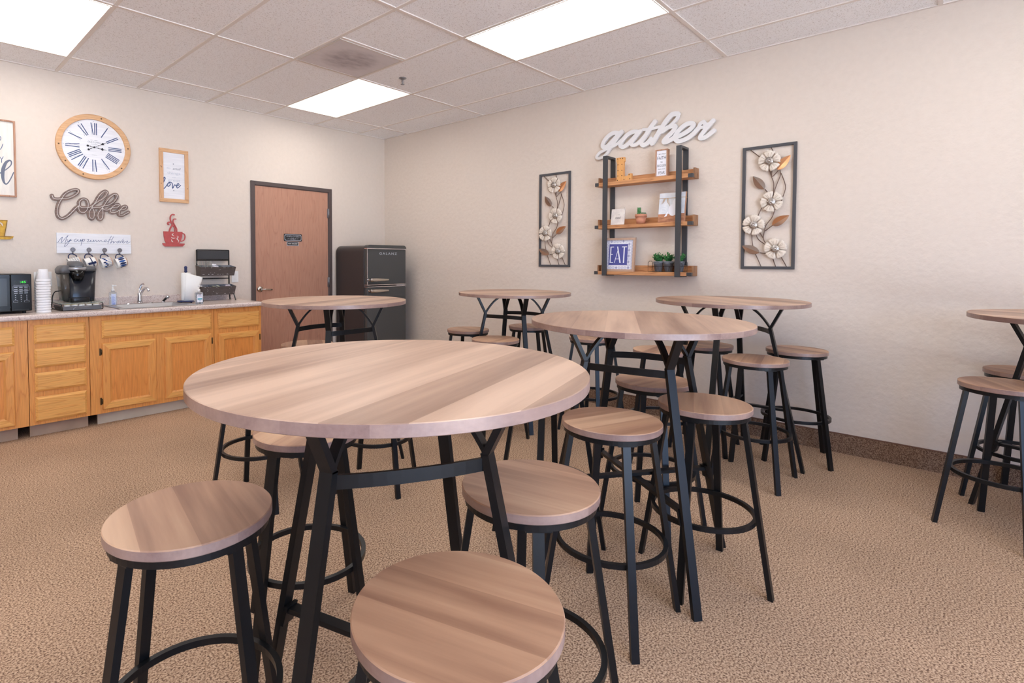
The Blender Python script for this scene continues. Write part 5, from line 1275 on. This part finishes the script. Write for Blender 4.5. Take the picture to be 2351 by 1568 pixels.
# terracotta pot with succulents
t = onshelf('terracotta_pot', 'small terracotta pot in the middle of the middle shelf', 'pot', -3.499, .085, 1)
build('pot_body', MB().lathe([(.001, 0), (.034, 0), (.042, .058), (.040, .058), (.001, .057)], 32), 'terracotta', t)
build('pot_rim', MB().lathe([(.041, .056), (.048, .056), (.0475, .080), (.0435, .080), (.042, .070), (.001, .068)], 32), 'terracotta', t)
zt2 = SH[1][1]+.0004+.069
random.seed(9)
def blob_leaf(b, c, d, L_, w_):
    d = Vector(d).normalized(); c = Vector(c); s_ = d.cross(Vector((.3, .2, 1))).normalized(); n_ = d.cross(s_); secs = []
    for u, k in ((0, .25), (.25, .8), (.55, 1), (.8, .75), (1, .05)):
        p = c+d*(L_*u); secs.append([(p+s_*(w_*k*math.cos(a))+n_*(w_*.45*k*math.sin(a)))[:] for a in [2*math.pi*i/6 for i in range(6)]])
    loft(b, secs)
t = thing('succulent', 'tall green rosette succulent on the left in the terracotta pot', 'plant', (-.083, -3.482, zt2))
b = MB()
for lv in range(7):
    for q in range(6):
        a = q*1.05+lv*.6; r = .004; el = .3+lv*.16; blob_leaf(b, (r*math.cos(a)-.004*lv*0, r*math.sin(a), .002+lv*.009), (math.cos(a), math.sin(a), el), .018, .0065)
b.tube([(0, 0, 0), (0, 0, .06)], .003, 6); build('rosette_leaves', b, 'succ', t)
t = thing('succulent', 'low dusty green succulents spilling right in the terracotta pot', 'plant', (-.083, -3.512, zt2))
b = MB()
for cx, cy, k in ((0, .004, 1.0), (.004, -.020, .8), (-.012, -.01, .8)):
    for lv in range(3):
        for q in range(7):
            a = q*.9+lv*.5; blob_leaf(b, (cx, cy, .002+lv*.006), (math.cos(a), math.sin(a), .35+lv*.5), .017*k, .006)
b.tube([(.0, 0, 0), (0, 0, .01)], .006, 6); build('rosette_leaves', b, 'succ2', t)
# boots picture block
t = onshelf('picture_block', 'pale boots picture block tied with twine, leaning on the middle shelf', 'picture', -3.765, .10, 1)
W_, H_ = .105, .240; lean = .035
def slabL(b, x0_, x1_, z0_, z1_, d0, d1):
    k = lean/H_; b.add([(x0_, d0+k*z0_, z0_), (x1_, d0+k*z0_, z0_), (x1_, d0+k*z1_, z1_), (x0_, d0+k*z1_, z1_), (x0_, d1+k*z0_, z0_), (x1_, d1+k*z0_, z0_), (x1_, d1+k*z1_, z1_), (x0_, d1+k*z1_, z1_)], [(0, 1, 2, 3), (7, 6, 5, 4), (0, 4, 5, 1), (1, 5, 6, 2), (2, 6, 7, 3), (3, 7, 4, 0)])
bk = MB(); slabL(bk, -W_, W_, 0, H_, -.024, .002); bk_o = build('block', bk, 'brownframe', t)
b = MB(); slabL(b, -W_+.001, W_-.001, .068, H_-.001, -.0250, -.0242); build('backdrop_print', b, 'canvas1', bk_o)
b = MB(); slabL(b, -W_+.001, W_-.001, .001, .068, -.0250, -.0242); build('floor_print', b, 'canvas2', bk_o)
def flatL(b, poly, d):
    k = lean/H_; n = len(poly); b.add([(x, d+k*z, z) for x, z in poly], [tuple(range(n))])
b = MB(); el = [(.012+.036*math.cos(a), .098+.048*math.sin(a)) for a in [2*math.pi*i/20 for i in range(20)]]; flatL(b, el, -.0256)
flatL(b, [(.035+.030*math.cos(a), .155+.034*math.sin(a)) for a in [2*math.pi*i/20 for i in range(20)]], -.0254); flatL(b, [(-.055, .045), (-.035, .050), (-.022, .085), (-.03, .088)], -.0256)
build('boot_shapes', b, 'printwhite', bk_o)
b = MB()
for q in range(5): flatL(b, [(-.078, .118-q*.012), (-.078+.03-.006*(q % 2), .118-q*.012), (-.078+.03-.006*(q % 2), .121-q*.012), (-.078, .121-q*.012)], -.0256)
build('printed_lines', b, 'ink_pale', bk_o)
b = MB(); k = lean/H_; zt3 = .196; b.tube([(-W_-.002, -.027+k*zt3, zt3), (W_+.002, -.027+k*zt3, zt3), (W_+.002, .004+k*zt3, zt3-.004), (-W_-.002, .004+k*zt3, zt3-.004)], .0018, 6, closed=True)
for dx, dz in ((-.035, -.045), (-.025, -.04), (-.018, -.03), (.02, -.05), (.032, -.065), (.012, -.04)): b.tube(smooth_path([(-.045, -.028+k*zt3, zt3), (-.045+dx*.5, -.032+k*zt3, zt3-.006), (-.045+dx, -.030+k*(zt3+dz), zt3+dz)], 4), .0012, 5)
build('twine_bow', b, 'twine', t)
# EAT print
t = onshelf('framed_print', 'taupe framed indigo print reading EAT on the lower shelf', 'picture', -3.304, .085, 2, rz=0)
W_, H_ = .150, .288; fw = .018; lean = .03; k = lean/H_
b = ring_frame(MB(), -W_, W_, 0, H_, fw, -.008, -.030); b.v = [(x, y+k*z, z) for x, y, z in b.v]; build('frame', b, ['tanframe', 'tanframe'], t)
b = MB(); slabL(b, -W_+fw, W_-fw, fw, H_-fw, -.022, -.012); pr = build('patterned_print', b, 'printwhite', t)
b = MB()
for i in range(10):
    for j in range(10):
        x = -.123+i*.0273; z = .0305+j*.0253
        if abs(x) < .088 and .055 < z < .235: continue
        big_ = (i+j*2) % 4 == 0
        if big_:
            for q in range(8):
                a = q*math.pi/4; flatL(b, [(x, z), (x+.0095*math.cos(a-.22), z+.0095*math.sin(a-.22)), (x+.0115*math.cos(a), z+.0115*math.sin(a)), (x+.0095*math.cos(a+.22), z+.0095*math.sin(a+.22))], -.0226)
        else:
            for r_ in (.004, .008, .012):
                for q in range(8):
                    a = 2*math.pi*q/8; a2 = a+.6; flatL(b, [(x+r_*math.cos(a), z+r_*math.sin(a)), (x+(r_+.0012)*math.cos(a), z+(r_+.0012)*math.sin(a)), (x+(r_+.0012)*math.cos(a2), z+(r_+.0012)*math.sin(a2)), (x+r_*math.cos(a2), z+r_*math.sin(a2))], -.0226)
build('floral_motifs', b, 'plum', pr)
b = MB(); flatL(b, [(-.088, .053), (.084, .053), (.084, .235), (-.088, .235)], -.0228); build('indigo_panel', b, 'plum', pr)
b = MB()
for q in ([(-.078, .072), (-.068, .072), (-.068, .214), (-.078, .214)], [(-.078, .207), (-.045, .207), (-.045, .214), (-.078, .214)], [(-.078, .072), (-.045, .072), (-.045, .079), (-.078, .079)], [(-.07, .144), (-.052, .144), (-.052, .150), (-.07, .150)],
          [(-.016, .214), (-.006, .214), (.026, .072), (.014, .072)], [(-.036, .072), (-.031, .072), (-.004, .180), (-.009, .180)], [(-.028, .104), (.014, .104), (.014, .109), (-.028, .109)],
          [(.046, .072), (.057, .072), (.057, .214), (.046, .214)], [(.030, .207), (.076, .207), (.076, .214), (.030, .214)]): flatL(b, q, -.0232)
build('lettering', b, 'printwhite', pr)
# wire tray + pails
t = onshelf('wire_tray', 'dark wire tray holding three small zinc pails of greenery', 'tray', -3.725, .075, 2)
b = MB(); W_, D_ = .142, .045
def ring(z, r=.0015): b.tube([(-W_, -D_, z), (W_, -D_, z), (W_, D_, z), (-W_, D_, z)], r, 6, closed=True)
ring(.002); ring(.045)
for x in (-W_, W_):
    b.tube([(x, -D_, .045), (x, -D_, .075), (x, -D_*.5, .088), (x, D_*.5, .088), (x, D_, .075), (x, D_, .045)], .0018, 6, up=(1, 0, 0))
for i in range(13):
    x = -W_+i*2*W_/12
    for y in (-D_, D_): b.tube([(x, y, .002), (x+(.012 if i % 2 else -.012)*(0 < i < 12), y, .045)], .0008, 4)
for q in (-.09, -.03, .03, .09): b.tube([(q, -D_, .002), (q, D_, .002)], .001, 4)
build('wire', b, 'blackmetal', t)
pail = None; plant = None
for i, (yy, nm) in enumerate(((-3.650, 'left'), (-3.734, 'middle'), (-3.822, 'right'))):
    lb = 'small matt zinc pail, %s of the three in the wire tray' % nm; loc = (-.075, yy, SH[2][1]+.0032)
    if pail is None:
        pail = thing('zinc_pail', lb, 'pail', loc, RB, 'small pails in the wire tray')
        build('pail_body', MB().lathe([(.001, 0), (.027, 0), (.037, .060), (.0375, .060), (.0385, .084), (.0365, .084), (.035, .076), (.001, .074)], 28), 'zinc', pail)
        b = MB(); b.tube([(.0385*math.cos(rad(a)), .0385*math.sin(rad(a)), .061) for a in range(0, 360, 15)], .0012, 6, closed=True); build('pail_bead', b, 'zinc', pail)
        b = MB(); b.tube([(.0345*math.cos(rad(a)), -.040-.001*math.cos(rad(a)), .060+.018*math.sin(rad(a))) for a in range(0, 181, 15)], .0010, 6, up=(0, 1, 0)); build('bail_handle', b, 'blackmetal', pail)
        po = pail
    else: po = dup(pail, loc, RB, lb, 'small pails in the wire tray')
    lb = 'bushy green plant in the %s zinc pail' % nm; loc = (-.075, yy, SH[2][1]+.0032+.0755)
    if plant is None:
        plant = thing('boxwood_plant', lb, 'plant', loc, 0, 'bushy plants in the pails')
        random.seed(21); b = MB(); bs_ = MB(); b2 = MB()
        for q in range(34):
            a = random.uniform(0, 2*math.pi); r = .042*random.random()**.6; hh = random.uniform(.045, .078)*(1-.35*r/.042); p0 = (.3*r*math.cos(a), .3*r*math.sin(a), 0); p1 = (1.15*r*math.cos(a), 1.15*r*math.sin(a), hh)
            bs_.tube([p0, p1], .0009, 5)
            for lv in range(9):
                u = .15+.85*lv/8; p = Vector(p0).lerp(Vector(p1), u); aa = random.uniform(0, 6.28); (b if (q+lv) % 3 else b2) and blob_leaf(b if (q+lv) % 3 else b2, p, (math.cos(aa), math.sin(aa), random.uniform(.1, 1.2)), random.uniform(.012, .019), random.uniform(.0045, .007))
        bb = MB(); bb.v = b.v; bb.f = b.f; bb.sm = b.sm; bb.mi = b.mi; bb.cur = 1; bb.add(b2.v, b2.f, True)
        build('foliage', bb, ['leaf', 'leaf_l'], plant); build('stems', bs_, 'leaf', plant)
    else: dup(plant, loc, i*1.3, lb, 'bushy plants in the pails')
